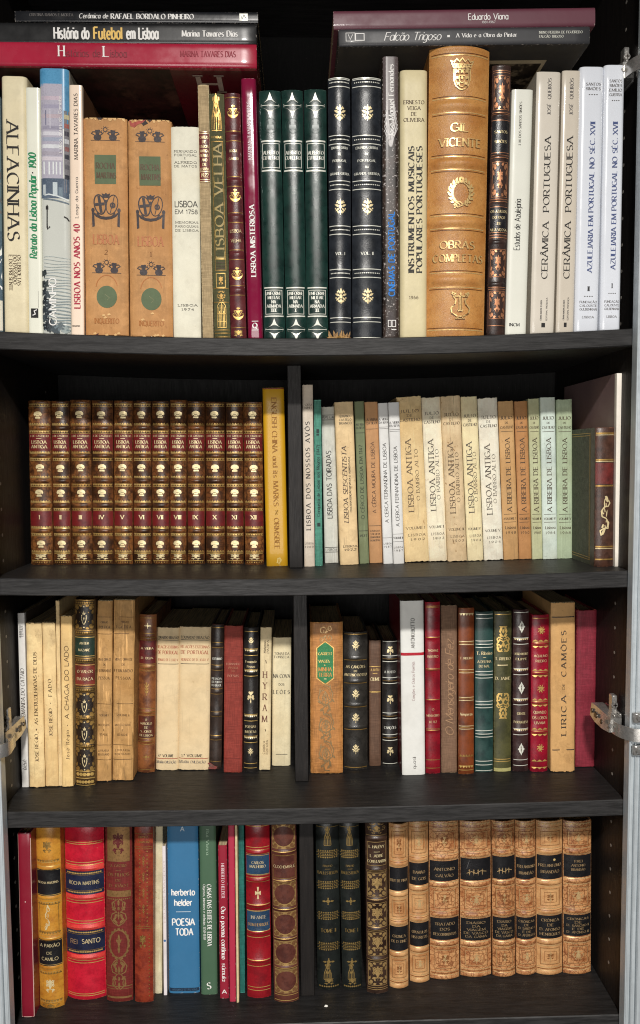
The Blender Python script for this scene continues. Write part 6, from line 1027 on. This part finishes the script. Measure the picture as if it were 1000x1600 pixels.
SET = [((609, 637.5, 1288), (608.5, 640, 1545), TC2, (1355, 1391), (1447, 1485), ['RUY DE PINA'], ['CRONICA', 'DE D. DINIZ'], 'first and lowest-standing'),
       ((639, 669.5, 1284), (641, 672.5, 1536), TC2, (1348, 1382), (1441, 1478), ['DAMIÃO', 'DE GOIS'], ['OPUSCULOS', 'HISTORICOS'], 'second'),
       ((671, 717.5, 1284), (673, 719, 1531), TC, (1345, 1376), (1434, 1468), ['ANTONIO', 'GALVÃO'], ['TRATADO', 'DOS', 'DESCOBRIMENTOS'], 'widest third'),
       ((719.5, 768, 1284), (720.5, 769, 1527), TC, (1341, 1375), (1435, 1469), None, ['DIÁRIO', 'DA', 'VIAGEM', 'DE VASCO', 'DA GAMA'], 'fourth, scratched'),
       ((770, 805, 1284), (770.5, 807.5, 1527), TC3, (1338, 1373), (1433, 1468), None, ['DIÁRIO', 'DA', 'VIAGEM', 'DE VASCO', 'DA GAMA'], 'fifth, sprig-labelled'),
       ((806, 838.5, 1284), (808.5, 839.5, 1524), TC, (1340, 1373), (1433, 1467), ['FREI ANTONIO', 'BRANDÃO'], ['CRÓNICAS', 'DE', 'D. SANCHO I', 'E DE', 'D. AFONSO II'], 'narrow sixth'),
       ((839.5, 880.5, 1284), (840, 880.5, 1524), TC2, (1336, 1373), (1430, 1466), ['FREI ANTONIO', 'BRANDÃO'], ['CRÓNICA', 'DE', 'D. AFONSO', 'HENRIQUES'], 'seventh, wax-specked'),
       ((882, 926, 1284), (881.5, 925.5, 1523), TC3, (1336, 1370), (1429, 1462), ['FREI', 'ANTONIO', 'BRANDÃO'], ['CRÓNICAS', 'DE', 'D. SANCHO II', 'E DE', 'D. AFONSO III'], 'darkest mottled eighth')]
for i, (top, bot, mt, l1, l2, a, b_, wd) in enumerate(SET):
    yb = bot[2]; d = []
    def bx(y0, y1):
        o = [('L', y0 - 2, 1.0, TG), ('L', y1 + 2, 1.0, TG), ('L', y0 - 4.5, .7, TL), ('L', y1 + 4.5, .7, TL), ('F', y0 + 2, y1 - 2, .12, .88, .6, TL), ('F', y0 + 3.2, y1 - 3.2, .15, .85, .5, TG), ('F', y0 + 7.5, y1 - 7.5, .26, .74, .5, TL), ('O', ('sprig', 'flower', 'clover')[i % 3], (y0 + y1) / 2, min(9, (y1 - y0) / 3.4), .5, TG, .18), ('O', ('panel', 'panel_b')[i % 2], (y0 + y1) / 2, (y1 - y0) / 2 - 9, .5, (TL, TG)[i % 2], .4)]
        return o
    d += bx(1297, l1[0] - 13) + bx(l1[1] + 13, l2[0] - 13) + bx(l2[1] + 13, yb - 15) + [('Z', 1288, 1.6, TG, 8), ('L', yb - 10, .8, TL), ('L', yb - 7.5, .9, TG)]
    d += [('L', l1[1] + 2, 1.2, TG, .01, .99), ('L', l2[1] + 2, 1.2, TG, .01, .99), ('L', l1[0] - 2, 1.2, TG, .01, .99), ('L', l2[0] - 2, 1.2, TG, .01, .99)]
    s1 = [('O', 'garland', (l1[0] + l1[1]) / 2 + 3, 5, .5, TG, .62)] if a is None else lines(a, (l1[0] + l1[1]) / 2 - 5 * (len(a) - 1) + 2, 10 if len(a) < 3 else 6.5, 4.2 if len(a) < 3 else 3.4, LT, 'serif', .5, [min(.86, .1 * len(t)) if len(a) < 3 else min(.5, .07 * len(t)) for t in a])
    if a is None: s1 = [('S', [(.2, sum(l1) / 2 + 6), (.35, sum(l1) / 2 + 3), (.5, sum(l1) / 2 + 6), (.65, sum(l1) / 2 + 2), (.84, sum(l1) / 2 + 4)], .8, TG)] + [('O', 'sprig', sum(l1) / 2 + 4, 5, u, TG, .08) for u in (.28, .42, .56, .7)]
    n = len(b_); dy = min(8, (l2[1] - l2[0] - 7) / max(1, n)); s2 = lines(b_, (l2[0] + l2[1]) / 2 - dy * (n - 1) / 2, dy, min(4, dy * .62), LT, 'serif', .5, [min(.78, .09 * len(t) + .06) for t in b_])
    if i == 6: s1 += [('DOTS', l1[0] + 7, 2.0, ink((206, 180, 120)), 1, .4, .9)]
    if i == 3: s1 += [('S', [(.28, l1[0] + 3), (.2, l1[0] + 16)], .7, ink((80, 80, 80)))]
    d += [('LAB', l1[0], l1[1], .01, .99, BLKL, s1), ('LAB', l2[0], l2[1], .01, .99, BLKL, s2)]
    book('light tan leather volume with two black labels, %s of its eight-volume set' % wd, top, bot, 3, mt, d, shape='round', bulge=.0052, depth=.13, bands=[(l1[0] - 6, 4.5, 1.5), (l1[1] + 6, 4.5, 1.5), (l2[0] - 6, 4.5, 1.5), (l2[1] + 6, 4.5, 1.5), (yb - 4, 4, .8)], group='eight tan leather volumes with black labels', pg=pages((196, 160, 112)))
# a crumb of white paper lying in front of the black green pair
P = on_shelf(509.5, 1572, 3); m = MB(); cr = ink((226, 224, 216))
m.add([(-.0026, -.0008, .0), (.0005, -.002, .0), (.0028, -.0002, .0), (.0012, .0016, .0), (-.0016, .0014, .0), (-.001, 0, .0018), (.0013, .0002, .0013)], [(0, 1, 5), (1, 6, 5), (1, 2, 6), (2, 3, 6), (3, 4, 5, 6), (4, 0, 5), (0, 4, 3, 2, 1)], cr)
pc = m.build('paper_scrap', None, 10); pc.location = P; pc['label'] = 'tiny white paper scrap on the lowest shelf in front of the upright'; pc['category'] = 'paper scrap'
bpy.context.view_layer.update()
